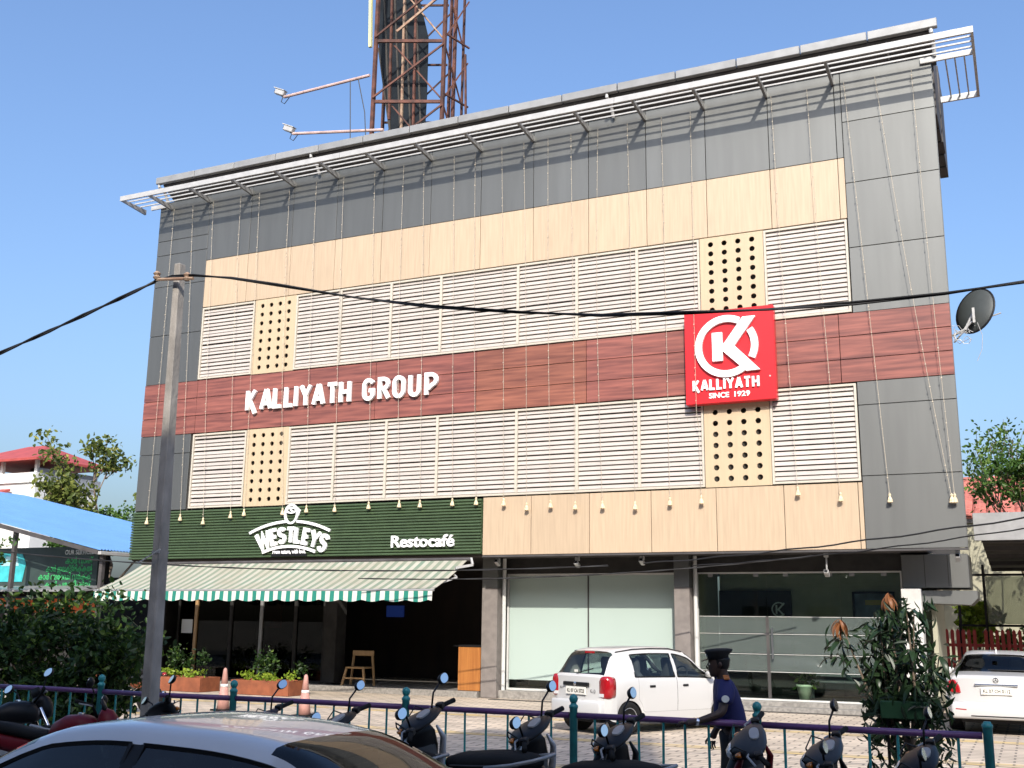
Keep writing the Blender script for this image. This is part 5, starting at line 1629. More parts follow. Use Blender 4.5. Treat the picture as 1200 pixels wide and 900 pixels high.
MTA = math.radians(16)
MT = Vector((math.cos(MTA), 0, -math.sin(MTA)))      # mirrors tipped back towards the sky
MU_ = Vector((math.sin(MTA), 0, math.cos(MTA)))
def make_scooter(label, body, trim, steer, mirrors=True, lean=-7):
    """x forward; leaning on its side stand with the bars turned"""
    t = thing('scooter', label, 'scooter', (0, 0, 0), 'two-wheelers parked along the railing', world=False)
    rb = [ring_x(-.92, 0, .70, .05, .05), ring_x(-.86, 0, .68, .11, .10), ring_x(-.65, 0, .62, .165, .16), ring_x(-.40, 0, .58, .18, .19), ring_x(-.18, 0, .55, .165, .19), ring_x(-.06, 0, .50, .14, .16), ring_x(-.02, 0, .46, .10, .10)]
    obj('rear_body', loft(B(), rb), body, t, True)
    for s in (1, -1):
        st = [(-.84, .70), (-.60, .60), (-.32, .54), (-.10, .50), (-.10, .46), (-.32, .48), (-.60, .55), (-.84, .67)]
        bm = B()
        prism(bm, st, lambda u, v, tt: (u, s * (tt + (-.055 if u < -.8 else 0)), v), .168, .186)
        obj('side_stripe', bm, trim, t)
    seat = [ring_x(-.90, 0, .79, .05, .025), ring_x(-.82, 0, .79, .11, .05), ring_x(-.60, 0, .785, .15, .06), ring_x(-.38, 0, .765, .15, .06), ring_x(-.16, 0, .745, .13, .055), ring_x(-.05, 0, .73, .08, .04), ring_x(-.02, 0, .72, .03, .02)]
    obj('seat', loft(B(), seat), M['black_rubber'], t, True)
    obj('grab_rail', tube(B(), [(-.55, .17, .76), (-.80, .17, .80), (-.95, .10, .83), (-.97, 0, .835), (-.95, -.10, .83), (-.80, -.17, .80), (-.55, -.17, .76)], .014, 6), M['grey_metal'], t, True)
    obj('tail_lamp', loft(B(), [ring_x(-.95, 0, .66, .06, .035), ring_x(-.90, 0, .66, .085, .05)]), M['red_lamp'], t, True)
    obj('footboard', bevel(box(B(), -.10, .34, -.16, .16, .27, .33), .02), M['black'], t)
    # leg shield, front tapering wings
    sh_ = []
    for z, xx, w, d in ((.30, .40, .15, .05), (.45, .42, .20, .06), (.62, .40, .21, .075), (.78, .355, .19, .08), (.90, .315, .13, .075), (.96, .30, .07, .05)):
        sh_.append(ering((xx, 0, z), (1, 0, 0), (0, 1, 0), d, w, 16, 2.8))
    obj('leg_shield', loft(B(), sh_), body, t, True)
    for s in (1, -1):
        obj('shield_trim', tube(B(), [(.36, s * .175, .40), (.35, s * .210, .55), (.31, s * .212, .72), (.26, s * .185, .84), (.25, s * .12, .93)], [.014, .026, .028, .024, .010], 6), trim, t, True)
    S = Matrix.Translation((.33, 0, .6)) @ Matrix.Rotation(math.radians(-24), 4, 'Y') @ Matrix.Rotation(math.radians(steer), 4, 'Z') @ Matrix.Rotation(math.radians(24), 4, 'Y') @ Matrix.Translation((-.33, 0, -.6))
    def T(bm):
        bmesh.ops.transform(bm, matrix=S, verts=bm.verts)
        return bm
    head = [ring_x(.14, 0, 1.005, .08, .012, p=2.2), ring_x(.165, 0, 1.005, .20, .028, p=2.2), ring_x(.21, 0, 1.0, .255, .042, p=2.1), ring_x(.28, 0, .985, .22, .058, p=2.2), ring_x(.36, 0, .955, .12, .065), ring_x(.42, 0, .93, .05, .04)]
    hc = obj('handlebar_cowl', T(loft(B(), head)), body, t, True)
    obj('headlamp', T(loft(B(), [ring_x(.385, 0, .94, .085, .058), ring_x(.41, 0, .935, .07, .045), ring_x(.435, 0, .93, .03, .02)])), M['clear_lamp'], hc, True)
    obj('speedometer', T(bevel(loft(B(), [ering((.22, 0, z_), (1, 0, 0), (0, 1, 0), .035, .085, 14, 2.6) for z_ in (1.03, 1.052)]), .003)), M['grey_metal'], hc)
    for s in (1, -1):
        obj('grip', T(tube(B(), [(.22, s * .20, 1.0), (.195, s * .28, 1.005), (.15, s * .40, 1.0)], [.017, .018, .020], 8)), M['black_rubber'], t, True)
        obj('brake_lever', T(tube(B(), [(.26, s * .17, 1.0), (.285, s * .24, 1.0), (.235, s * .36, .985)], .008, 5)), M['grey_metal'], t)
        if mirrors:
            obj('mirror_stalk', T(tube(B(), [(.24, s * .19, 1.02), (.23, s * .24, 1.12), (.20, s * .33, 1.17)], .008, 5)), M['black'], t, True)
            mo = obj('mirror', T(loft(B(), [ering(Vector((.185, s * .37, 1.185)) + MT * d, (0, 1, 0), MU_, .068 * r, .040 * r, 14, 2.3) for d, r in ((0, .97), (.008, 1), (.03, .8), (.04, .3))])), M['black'], t, True)
            obj('mirror_glass', T(loft(B(), [ering(Vector((.185, s * .37, 1.185)) + MT * (d - .001), (0, 1, 0), MU_, .062, .034, 14, 2.3) for d in (0, -.0015)])), M['mirror'], mo)
    for s in (1, -1):
        obj('switch_box', T(bevel(box(B(), .175, .235, s * .26 - .028, s * .26 + .028, .985, 1.035), .008)), M['black'], t)
        obj('indicator', T(loft(B(), [ering((.33 + .02 * k_, s * .155, .975), (0, 1, 0), (0, 0, 1), .03 * r_, .02 * r_, 10) for k_, r_ in enumerate((1, .9, .4))])), M['amber'], hc, True)
        obj('control_cable', T(tube(B(), [(.27, s * .19, 1.0), (.36, s * .17, 1.05), (.40, s * .10, .99), (.36, s * .05, .88)], .006, 5)), M['cable'], t, True)
    obj('inner_panel', loft(B(), [ering((.30, 0, z_), (1, 0, 0), (0, 1, 0), .03, w_, 12, 3) for z_, w_ in ((.40, .13), (.60, .16), (.78, .14), (.88, .08))]), M['grey_trim'], t, True)
    obj('seat_seam', tube(B(), [(-.82, .118, .785), (-.60, .154, .775), (-.38, .154, .755), (-.16, .134, .735)], .005, 5), M['grey_trim'], t)
    obj('number_plate', bbox(-.985, -.975, -.10, .10, .50, .60, .003), M['plate'], t)
    fen = []
    for k in range(9):
        a = math.radians(20 + 17 * k)
        c = Vector((.63 + .275 * math.cos(a), 0, .225 + .265 * math.sin(a)))
        fen.append(ering(c, (0, 1, 0), (math.cos(a), 0, math.sin(a)), .075 * (0.6 + .4 * math.sin(PI * (k + .5) / 9)), .02, 10, 3))
    obj('front_fender', T(loft(B(), fen)), body, t, True)
    obj('fork', T(tube(B(), [(.62, .085, .23), (.56, .085, .42), (.44, .04, .62)], .022, 6)), M['grey_metal'], t)
    wheel2(t, .63, .225, .10, S)
    wheel2(t, -.58, .225, .10)
    obj('engine_case', bevel(box(B(), -.62, -.15, .06, .17, .16, .38), .03), M['grey_metal'], t)
    obj('exhaust', tube(B(), [(-.25, -.15, .25), (-.5, -.17, .24), (-.85, -.18, .30)], [.03, .055, .055], 10), M['grey_metal'], t, True)
    obj('side_stand', bar(B(), (-.15, .12, .24), (-.10, .30, .02), .02), M['black'], t)
    t.rotation_euler = (math.radians(lean), 0, 0)
    return t

def make_motorcycle(label, body, trim, steer, lean=-7):
    t = thing('motorcycle', label, 'motorcycle', (0, 0, 0), 'two-wheelers parked along the railing', world=False)
    wheel2(t, -.63, .30, .11)
    S = Matrix.Translation((.42, 0, .8)) @ Matrix.Rotation(math.radians(-26), 4, 'Y') @ Matrix.Rotation(math.radians(steer), 4, 'Z') @ Matrix.Rotation(math.radians(26), 4, 'Y') @ Matrix.Translation((-.42, 0, -.8))
    def T(bm):
        bmesh.ops.transform(bm, matrix=S, verts=bm.verts)
        return bm
    wheel2(t, .68, .30, .09, S)
    tank = [ring_x(-.06, 0, .80, .06, .05), ring_x(0, 0, .83, .11, .09), ring_x(.12, 0, .86, .15, .12), ring_x(.27, 0, .87, .165, .12), ring_x(.38, 0, .86, .14, .10), ring_x(.44, 0, .84, .07, .06)]
    tk = obj('fuel_tank', loft(B(), tank), body, t, True)
    obj('filler_cap', lathe(B(), [(.035, 0), (.035, .012), (.02, .016)], 14, (.22, 0, .985)), M['chrome'], tk)
    seat = [ring_x(-.86, 0, .86, .05, .03), ring_x(-.76, 0, .86, .10, .05), ring_x(-.50, 0, .835, .125, .055), ring_x(-.22, 0, .79, .125, .05), ring_x(-.04, 0, .78, .08, .04)]
    obj('seat', loft(B(), seat), M['black_rubber'], t, True)
    tail = [ring_x(-.95, 0, .80, .04, .03), ring_x(-.80, 0, .76, .10, .06), ring_x(-.55, 0, .72, .11, .08), ring_x(-.30, 0, .69, .10, .09), ring_x(-.12, 0, .70, .07, .06)]
    obj('tail_cowl', loft(B(), tail), body, t, True)
    obj('tail_lamp', loft(B(), [ring_x(-.985, 0, .79, .04, .025), ring_x(-.94, 0, .79, .055, .035)]), M['red_lamp'], t, True)
    obj('engine', bevel(box(B(), -.12, .32, -.12, .12, .30, .62), .04), M['grey_metal'], t)
    obj('frame', tube(tube(B(), [(.40, 0, .80), (.35, 0, .35), (-.1, 0, .28), (-.63, .08, .30)], .022, 6), [(-.1, 0, .55), (-.63, -.08, .30)], .02, 6), M['black'], t)
    obj('exhaust', tube(B(), [(.30, -.08, .45), (.32, -.12, .25), (-.1, -.16, .22), (-.85, -.18, .38)], [.022, .022, .03, .055], 8), M['chrome'], t, True)
    for s in (1, -1):
        obj('fork', T(tube(B(), [(.68, s * .075, .30), (.41, s * .08, .90)], .022, 8)), M['chrome'], t, True)
        obj('grip', T(tube(B(), [(.38, s * .02, .97), (.36, s * .18, 1.03), (.25, s * .36, 1.02)], [.013, .013, .02], 8)), M['black_rubber'], t, True)
        obj('lever', T(tube(B(), [(.36, s * .20, 1.02), (.35, s * .28, 1.01), (.28, s * .36, 1.0)], .007, 5)), M['grey_metal'], t)
        obj('mirror_stalk', T(tube(B(), [(.35, s * .18, 1.03), (.36, s * .24, 1.13), (.33, s * .30, 1.19)], .007, 5)), M['black'], t)
        mo = obj('mirror', T(loft(B(), [ering(Vector((.32, s * .34, 1.20)) + MT * d, (0, 1, 0), MU_, .072 * r, .046 * r, 14, 2.3) for d, r in ((0, .97), (.008, 1), (.03, .8), (.04, .3))])), M['black'], t, True)
        obj('mirror_glass', T(loft(B(), [ering(Vector((.32, s * .34, 1.20)) + MT * (d - .001), (0, 1, 0), MU_, .066, .041, 14, 2.3) for d in (0, -.0015)])), M['mirror'], mo)
    hd = obj('headlamp_cowl', T(loft(B(), [ring_x(.40, 0, .95, .05, .05), ring_x(.43, 0, .94, .11, .12), ring_x(.52, 0, .92, .11, .12), ring_x(.57, 0, .90, .08, .09)])), body, t, True)
    obj('headlamp', T(loft(B(), [ring_x(.572, 0, .90, .075, .08), ring_x(.59, 0, .90, .04, .04)])), M['clear_lamp'], hd, True)
    obj('windscreen', T(loft(B(), [ering((.45, 0, 1.02), (1, 0, 0), (0, 1, 0), .03, .10, 12, 2.5), ering((.40, 0, 1.12), (1, 0, 0), (0, 1, 0), .015, .07, 12, 2.5)])), M['black'], hd, True)
    fen = []
    for k in range(9):
        a = math.radians(25 + 17 * k)
        c = Vector((.68 + .335 * math.cos(a), 0, .30 + .335 * math.sin(a)))
        fen.append(ering(c, (0, 1, 0), (math.cos(a), 0, math.sin(a)), .06, .01, 10, 3))
    obj('front_fender', T(loft(B(), fen)), body, t, True)
    obj('side_stand', bar(B(), (-.1, .10, .30), (-.05, .30, .02), .02), M['black'], t)
    t.rotation_euler = (math.radians(lean), 0, 0)
    return t

def park(t, hx, hy, heading, base_z=-.15, scale=1.0):
    """put the handlebar centre over (hx, hy)"""
    a = math.radians(heading)
    ox = .24 * scale
    t.location = (hx - ox * math.cos(a), hy - ox * math.sin(a), base_z)
    e = t.rotation_euler
    t.rotation_euler = (e.x, 0, a)
    t.scale = (scale,) * 3

park(make_scooter('black scooter with a silver stripe between the foreground car and the hatchback', SC['black'], SC['silver'], 26), -4.40, 8.0, 160, .03, 1.08)
park(make_scooter('black scooter with plain trim just behind the boot of the foreground car', SC['black'], SC['black'], 26), -5.30, 8.15, 160, 0, 1.03)
park(make_scooter('silver-striped black scooter standing in front of the tail of the white hatchback', SC['black'], SC['silver'], 26), -3.48, 8.1, 158, .02, 1.06)
park(make_scooter('black scooter with grey trim right before the uniformed guard', SC['black'], SC['grey'], 26), -2.84, 8.2, 158, 0, 1.05)
park(make_scooter('dark grey scooter without mirrors right of the uniformed guard', SC['grey'], SC['red'], 40, mirrors=False), -1.91, 8.6, 156, 0, 1.05)
park(make_scooter('dark grey scooter with oval mirrors left of the potted mango plant', SC['grey'], SC['black'], 28), -1.32, 8.3, 156, 0, 1.02)
park(make_scooter('black scooter at the right end of the row below the potted mango plant', SC['black'], SC['grey'], 26), -.70, 8.35, 156, 0, 1.0)
park(make_scooter('dark blue scooter whose mirror rises above the foreground car roof', SC['blue'], SC['silver'], 34), -6.2, 8.3, 150, 0)
park(make_scooter('dark grey scooter tucked right next to the utility pole', SC['grey'], SC['black'], 34), -7.75, 8.5, 30, 0)
park(make_motorcycle('dark red motorcycle behind the bonnet of the foreground car', SC['red'], SC['red'], 25), -8.0, 7.7, 10, 0)
park(make_motorcycle('black motorcycle at the left edge in front of the railing', SC['black'], SC['black'], 25), -9.7, 8.6, 60, 0)
park(make_motorcycle('dark motorcycle parked behind the railing beside the leafy bush', SC['grey'], SC['black'], 25), -16.9, 17.2, 190, 0)

# ------------------------------------------------------------------ guard leaning on the rail
def skin_body(name, verts, edges, radii, material, parent, sub=2):
    me = bpy.data.meshes.new(name)
    me.from_pydata([tuple(v) for v in verts], edges, [])
    o = bpy.data.objects.new(name, me)
    link(o, parent)
    sk = o.modifiers.new('skin', 'SKIN')
    sk.use_smooth_shade = True
    lay = me.skin_vertices[0] if me.skin_vertices else None
    if lay is None:
        bpy.context.view_layer.objects.active = o
        bpy.ops.mesh.customdata_skin_add() if hasattr(bpy.ops.mesh, 'customdata_skin_add') else None
        lay = me.skin_vertices[0]
    for i, r in enumerate(radii):
        lay.data[i].radius = r if isinstance(r, (tuple, list)) else (r, r)
    lay.data[0].use_root = True
    ss = o.modifiers.new('sub', 'SUBSURF')
    ss.levels = sub
    ss.render_levels = sub
    dg = bpy.context.evaluated_depsgraph_get()
    dg.update()
    m2 = bpy.data.meshes.new_from_object(o.evaluated_get(dg))
    bpy.data.objects.remove(o)
    m2.materials.clear()
    m2.materials.append(material)
    return obj(name, m2, material, parent, True)

gd = thing('person', 'guard in a royal blue shirt and black peaked cap leaning on the railing', 'person', (0, 0, 0), world=False)
# local frame: faces +x, left is +y, stands on z = 0
J = dict(pel=(0, 0, .90), sp1=(.0, 0, 1.02), chest=(.03, 0, 1.22), neck0=(.035, 0, 1.40), neck=(.05, 0, 1.46), head=(.075, 0, 1.53), head2=(.085, 0, 1.62),
         lsh=(.03, .17, 1.36), lel=(.10, .26, 1.10), lwr=(.34, .27, 1.02), lha=(.42, .25, 1.015),
         rsh=(.03, -.17, 1.36), rel=(-.02, -.25, 1.08), rwr=(.12, -.26, .88), rha=(.16, -.25, .80),
         lhip=(0, .09, .86), lkn=(.06, .11, .48), lan=(.0, .11, .09), lto=(.14, .12, .04),
         rhip=(0, -.09, .86), rkn=(.02, -.11, .47), ran=(-.08, -.12, .09), rto=(.06, -.13, .04))
RAD = dict(pel=(.14, .11), sp1=(.135, .10), chest=(.15, .11), neck0=(.075, .07), neck=(.055, .055), head=(.075, .085), head2=(.07, .085),
           lsh=.062, lel=.045, lwr=.032, lha=(.042, .022), rsh=.062, rel=.045, rwr=.032, rha=(.042, .022),
           lhip=.085, lkn=.058, lan=.04, lto=.035, rhip=.085, rkn=.058, ran=.04, rto=.035)
E_ = [('pel', 'sp1'), ('sp1', 'chest'), ('chest', 'neck0'), ('neck0', 'neck'), ('neck', 'head'), ('head', 'head2'), ('chest', 'lsh'), ('lsh', 'lel'), ('lel', 'lwr'), ('lwr', 'lha'),
      ('chest', 'rsh'), ('rsh', 'rel'), ('rel', 'rwr'), ('rwr', 'rha'), ('pel', 'lhip'), ('lhip', 'lkn'), ('lkn', 'lan'), ('lan', 'lto'), ('pel', 'rhip'), ('rhip', 'rkn'), ('rkn', 'ran'), ('ran', 'rto')]
def sub_skin(name, names, edges, grow, material, parent, extra=None):
    ids = {n: i for i, n in enumerate(names)}
    rad = []
    for n in names:
        r = RAD[n]
        r = r if isinstance(r, tuple) else (r, r)
        rad.append(tuple(q + grow for q in r))
    return skin_body(name, [J[n] for n in names], [(ids[a], ids[b]) for a, b in edges if a in ids and b in ids], rad, material, parent)
RB = dict(RAD)
for k_ in ('pel', 'sp1', 'chest', 'lhip', 'rhip', 'lsh', 'rsh', 'lkn', 'rkn'):
    r_ = RAD[k_] if isinstance(RAD[k_], tuple) else (RAD[k_],) * 2
    RAD[k_] = (r_[0] * .8, r_[1] * .8)
body = sub_skin('body', list(J.keys()), E_, 0, M['skin'], gd)
RAD.update(RB)
J['lsl'] = (.075, .235, 1.17); J['rsl'] = (-.005, -.228, 1.16)
RAD['lsl'] = .055; RAD['rsl'] = .055
sub_skin('shirt', ['pel', 'sp1', 'chest', 'neck0', 'lsh', 'lsl', 'rsh', 'rsl'], [('pel', 'sp1'), ('sp1', 'chest'), ('chest', 'neck0'), ('chest', 'lsh'), ('lsh', 'lsl'), ('chest', 'rsh'), ('rsh', 'rsl')], .028, M['shirt'], gd)
J['pel2'] = (0, 0, .97)
RAD['pel2'] = (.13, .10)
sub_skin('trousers', ['pel', 'pel2', 'lhip', 'lkn', 'lan', 'rhip', 'rkn', 'ran'], [('pel2', 'pel')] + E_, .022, M['trousers'], gd)
for a, b in (('lan', 'lto'), ('ran', 'rto')):
    p, q = Vector(J[a]), Vector(J[b])
    obj('shoe', loft(B(), [ering(p + Vector((-.07, 0, -.045)), (0, 1, 0), (0, 0, 1), .035, .035, 12, 2.5), ering(p + Vector((-.02, 0, -.03)), (0, 1, 0), (0, 0, 1), .048, .055, 12, 2.5), ering(p + Vector((.10, 0, -.045)), (0, 1, 0), (0, 0, 1), .05, .04, 12, 2.5), ering(p + Vector((.19, 0, -.055)), (0, 1, 0), (0, 0, 1), .03, .025, 12, 2.5)]), M['black'], gd, True)
obj('belt', lathe(B(), [(1, 0), (1.03, .02), (1, .045)], 20, (0, 0, 0), Matrix.Translation((0, 0, .955)) @ Matrix.Diagonal((.15, .175, 1, 1))), M['black'], gd, True)
# head details
hd = Vector((.085, 0, 1.56))
skull = []
for z, r, off in ((-.12, .035, .03), (-.10, .052, .02), (-.06, .070, .008), (0, .080, 0), (.05, .084, -.008), (.09, .078, -.012), (.12, .05, -.015), (.135, .01, -.015)):
    skull.append(ering(hd + Vector((off, 0, z)), (1, 0, 0), (0, 1, 0), r * 1.12, r * .9, 16, 2.2))
ho_ = obj('face', loft(B(), skull), M['skin'], gd, True)
obj('nose', loft(B(), [ering(hd + Vector((.085, 0, .02)), (0, 1, 0), (0, 0, 1), .008, .008, 8), ering(hd + Vector((.108, 0, -.022)), (0, 1, 0), (0, 0, 1), .017, .012, 8), ering(hd + Vector((.090, 0, -.032)), (0, 1, 0), (0, 0, 1), .014, .008, 8)]), M['skin'], ho_, True)
obj('mouth', box(B(), hd.x + .07, hd.x + .093, -.022, .022, hd.z - .064, hd.z - .056), mat('dark_lips', (.07, .02, .018), .5), ho_)
for s in (1, -1):
    obj('eye', lathe(B(), [(.002, -.01), (.011, 0), (.002, .01)], 10, (hd.x + .079, s * .032, hd.z + .008)), M['plate'], ho_, True)
    obj('ear', loft(B(), [ering(hd + Vector((-.01, s * .070, 0)), (1, 0, 0), (0, 0, 1), .018, .03, 10), ering(hd + Vector((-.015, s * .088, .004)), (1, 0, 0), (0, 0, 1), .016, .028, 10)]), M['skin'], ho_, True)
obj('hair', loft(B(), [ering(hd + Vector((-.022, 0, z)), (1, 0, 0), (0, 1, 0), r * 1.08, r * .94, 16) for z, r in ((-.06, .055), (-.02, .078), (.05, .087), (.07, .084))]), M['black'], ho_, True)
obj('moustache', box(B(), hd.x + .078, hd.x + .098, -.03, .03, hd.z - .050, hd.z - .040), M['black'], ho_)
cpv = obj('cap', loft(B(), [ering(hd + Vector((-.005, 0, .06)), (1, 0, 0), (0, 1, 0), .098, .084, 20), ering(hd + Vector((-.005, 0, .095)), (1, 0, 0), (0, 1, 0), .100, .086, 20), ering(hd + Vector((-.01, 0, .135)), (1, 0, 0), (0, 1, 0), .130, .118, 20), ering(hd + Vector((-.02, 0, .155)), (1, 0, 0), (0, 1, 0), .125, .115, 20), ering(hd + Vector((-.03, 0, .165)), (1, 0, 0), (0, 1, 0), .06, .06, 20)]), M['trousers'], gd, True)
obj('peak', prism(B(), [(hd.x + .07, -.075), (hd.x + .12, -.06), (hd.x + .15, 0), (hd.x + .12, .06), (hd.x + .07, .075)], lambda u, v, tt: (u, v, tt - .35 * (u - hd.x - .07)), hd.z + .062, hd.z + .070), M['black'], cpv)
obj('cap_badge', box(B(), hd.x + .092, hd.x + .108, -.015, .015, hd.z + .085, hd.z + .115), M['chrome'], cpv)
for s in (1, -1):
    obj('shoulder_strap', bar(B(), (.03, s * .09, 1.455), (.03, s * .205, 1.425), .05, .012), mat('red_gold_epaulette', (.35, .12, .03), .6), gd)
obj('arm_badge', lathe(B(), [(.001, .0), (.035, 0), (.035, .006)], 14, (0, 0, 0), Matrix.Translation((.065, .296, 1.24)) @ Matrix.Rotation(-PI / 2, 4, 'X')), M['sign_white'], gd)
obj('watch', lathe(B(), [(.036, -.012), (.040, 0), (.036, .012)], 14, (0, 0, 0), Matrix.Translation((.32, .27, 1.025)) @ Matrix.Rotation(math.radians(80), 4, 'Y')), M['chrome'], gd)
def fingers(hand, side, down, parent):
    h = Vector(hand)
    for k in range(4):
        off = (k - 1.5) * .019
        ln = (.070, .082, .078, .060)[k]
        if down:
            pts = [h + Vector((off, 0, -.02)), h + Vector((off + .008, side * .004, -.02 - ln * .5)), h + Vector((off + .0, -side * .012, -.02 - ln))]
        else:
            pts = [h + Vector((.02, off, .006)), h + Vector((.02 + ln * .5, off, .004)), h + Vector((.02 + ln * .75, off, -.035))]
        obj('finger', tube(B(), pts, [.0095, .0088, .0065], 8), M['skin'], parent, True)
    th = [h + Vector((-.02, -side * .028, 0)), h + Vector((.012, -side * .048, -.006)), h + Vector((.04, -side * .05, -.018))] if not down else [h + Vector((.03, 0, .01)), h + Vector((.055, -side * .01, -.02)), h + Vector((.058, -side * .015, -.05))]
    obj('thumb', tube(B(), th, [.011, .0105, .007], 8), M['skin'], parent, True)
fingers(J['lha'], 1, False, gd)
fingers(J['rha'], -1, True, gd)
gd.location = (-2.72, 10.92, 0)
gd.rotation_euler = (0, math.radians(2), math.radians(200))
gd.scale = (1.06, 1.10, .95)

# ------------------------------------------------------------------ plants, planters and small things on the forecourt
def planter(label, x0, x1, y0, y1, h, n, seed):
    t = thing('planter_box', label, 'planter', ((x0 + x1) / 2, y0, 0), 'terracotta planters in front of the restaurant')
    bm = B()
    box(bm, x0, x1, y0, y0 + .06, 0, h); box(bm, x0, x1, y1 - .06, y1, 0, h)
    box(bm, x0, x0 + .06, y0 + .06, y1 - .06, 0, h); box(bm, x1 - .06, x1, y0 + .06, y1 - .06, 0, h)
    obj('box', bevel(bm, .006), M['terracotta'], t)
    obj('soil', box(B(), x0 + .061, x1 - .061, y0 + .061, y1 - .061, .02, h - .05), M['soil'], t)
    rs = random.Random(seed)
    p = thing('planted_shrub', label.replace('terracotta planter', 'lime green plants in the planter'), 'plant', ((x0 + x1) / 2, y0 + .3, h - .05), 'plants in the planters')
    cs, cd = [], []
    cl = [(rs.uniform(x0 + .1, x1 - .1), rs.uniform(y0 + .1, y1 - .15), h + rs.uniform(.02, .16)) for k in range(n)]
    for i in range(n * 40):
        c = rs.choice(cl)
        cs.append((c[0] + rs.gauss(0, .09), c[1] + rs.gauss(0, .08), c[2] + rs.gauss(0, .05)))
    obj('foliage', leaf_mesh('foliage', cs, .09, M['leaf_lime'], seed=seed), M['leaf_lime'], p)
    cl = [(rs.uniform(x0 + .1, x1 - .1), y1 - .15, h + rs.uniform(.25, .55)) for k in range(6)]
    for i in range(420):
        c = rs.choice(cl)
        cd.append((c[0] + rs.gauss(0, .1), c[1] + rs.gauss(0, .08), c[2] + rs.gauss(0, .13)))
    obj('tall_foliage', leaf_mesh('tall_foliage', cd, .10, M['leaf_dark'], seed=seed + 1), M['leaf_dark'], p)
planter('terracotta planter nearest the utility pole below the awning', -21.7, -19.75, 23.1, 23.9, .36, 8, 3)
planter('terracotta planter in the middle below the awning', -18.75, -16.95, 23.1, 23.9, .36, 8, 8)
planter('low terracotta planter half hidden behind the utility pole', -23.6, -22.2, 23.2, 23.9, .36, 5, 18)
def cone(label, x, y, h=.86):
    t = thing('traffic_cone', label, 'traffic cone', (x, y, 0), 'faded traffic cones on the forecourt')
    r = lambda z: .135 - .10 * z / h
    obj('shaft', lathe(B(), [(r(.03), .03), (r(h * .55), h * .55), ], 16, (x, y, 0)), M['cone'], t, True)
    obj('reflective_band', lathe(B(), [(r(h * .55) + .002, h * .551), (r(h * .62) + .002, h * .62)], 16, (x, y, 0)), M['cone_white'], t, True)
    obj('tip', lathe(B(), [(r(h * .62), h * .621), (r(h * .93), h * .93), (r(h), h * .97), (.015, h)], 16, (x, y, 0)), M['cone'], t, True)
    obj('base', bbox(x - .19, x + .19, y - .19, y + .19, 0, .03, .008), M['black_rubber'], t)
cone('faded pink traffic cone between the two larger planters', -15.5, 18.9)
cone('faded traffic cone right of the planters in front of the dark restaurant', -13.3, 18.7, .80)
cone('faded traffic cone just left of the utility pole', -18.0, 17.6, .82)
# wooden chair and counter
ch = thing('wooden_chair', 'pale wooden bar chair in the dark restaurant opening', 'chair', (-16.75, 25.9, .15))
cx, cy = -16.75, 25.95
obj('seat', bbox(cx - .30, cx + .30, cy - .20, cy + .20, .60, .65, .01), M['pale_wood'], ch)
obj('backrest', bbox(cx - .34, cx + .34, cy + .20, cy + .235, .93, 1.07, .01), M['pale_wood'], ch)
for sx in (-1, 1):
    obj('leg', bar(B(), (cx + sx * .36, cy - .24, .15), (cx + sx * .27, cy - .18, .60), .05), M['pale_wood'], ch)
    obj('leg', bar(B(), (cx + sx * .38, cy + .22, .15), (cx + sx * .30, cy + .215, .93), .05), M['pale_wood'], ch)
obj('rail', box(B(), cx - .32, cx + .32, cy - .225, cy - .195, .33, .37), M['pale_wood'], ch)
ct = thing('counter', 'orange wood counter end beside the taupe column', 'counter', (-13.2, 25.8, 0))
obj('front_panel', bbox(-13.52, -12.88, 25.62, 25.68, .16, 1.24, .005), M['orange_wood'], ct)
obj('carcass', box(B(), -13.50, -12.90, 25.681, 26.1, .16, 1.23), M['interior_dark'], ct)
obj('top', bbox(-13.66, -12.87, 25.60, 26.15, 1.245, 1.29, .006), M['black'], ct)
# lobby furniture behind glass
pf = thing('picture_frame', 'black framed poster on the cream lobby wall', 'picture', (-4.1, 28.5, 2.0))
framed(-4.05, -3.05, 28.55, 1.95, 2.72, .045, M['black'], pf, 'frame')
obj('poster', box(B(), -4.0, -3.1, 28.56, 28.58, 2.0, 2.67), mat('grey_blue_print', (.13, .16, .20), .4, var=.4, scale=3), pf)
obj('poster_band', box(B(), -3.75, -3.15, 28.55, 28.559, 2.40, 2.52), mat('ochre_print', (.45, .35, .10), .4), pf)
bn = thing('steel_bench', 'dark steel bench inside the glass lobby', 'bench', (-3.9, 27.2, .19))
obj('seat', bbox(-5.0, -3.0, 27.0, 27.45, .58, .63, .01), M['grey_metal'], bn)
obj('backrest', bbox(-5.0, -3.0, 27.46, 27.50, .70, 1.0, .01), M['grey_metal'], bn)
for xx in (-4.9, -3.1):
    obj('leg', bar(bar(B(), (xx, 27.05, .19), (xx, 27.05, .58), .05), (xx, 27.42, .19), (xx, 27.48, 1.0), .05), M['grey_metal'], bn)
pt = thing('plant_pot', 'pale green pot with a small plant inside the glass entrance', 'pot', (-5.0, 26.55, .19))
obj('pot', lathe(B(), [(.12, 0), (.17, .30), (.19, .31), (.19, .36), (.16, .36), (.15, .3)], 18, (-4.95, 26.6, .19)), mat('pale_green_glaze', (.40, .46, .33), .4), pt, True)
rs_ = random.Random(4)
obj('plant', leaf_mesh('plant', [(-4.95 + rs_.gauss(0, .13), 26.6 + rs_.gauss(0, .1), .75 + rs_.gauss(0, .14)) for k in range(160)], .14, M['leaf_dark'], seed=4), M['leaf_dark'], pt)
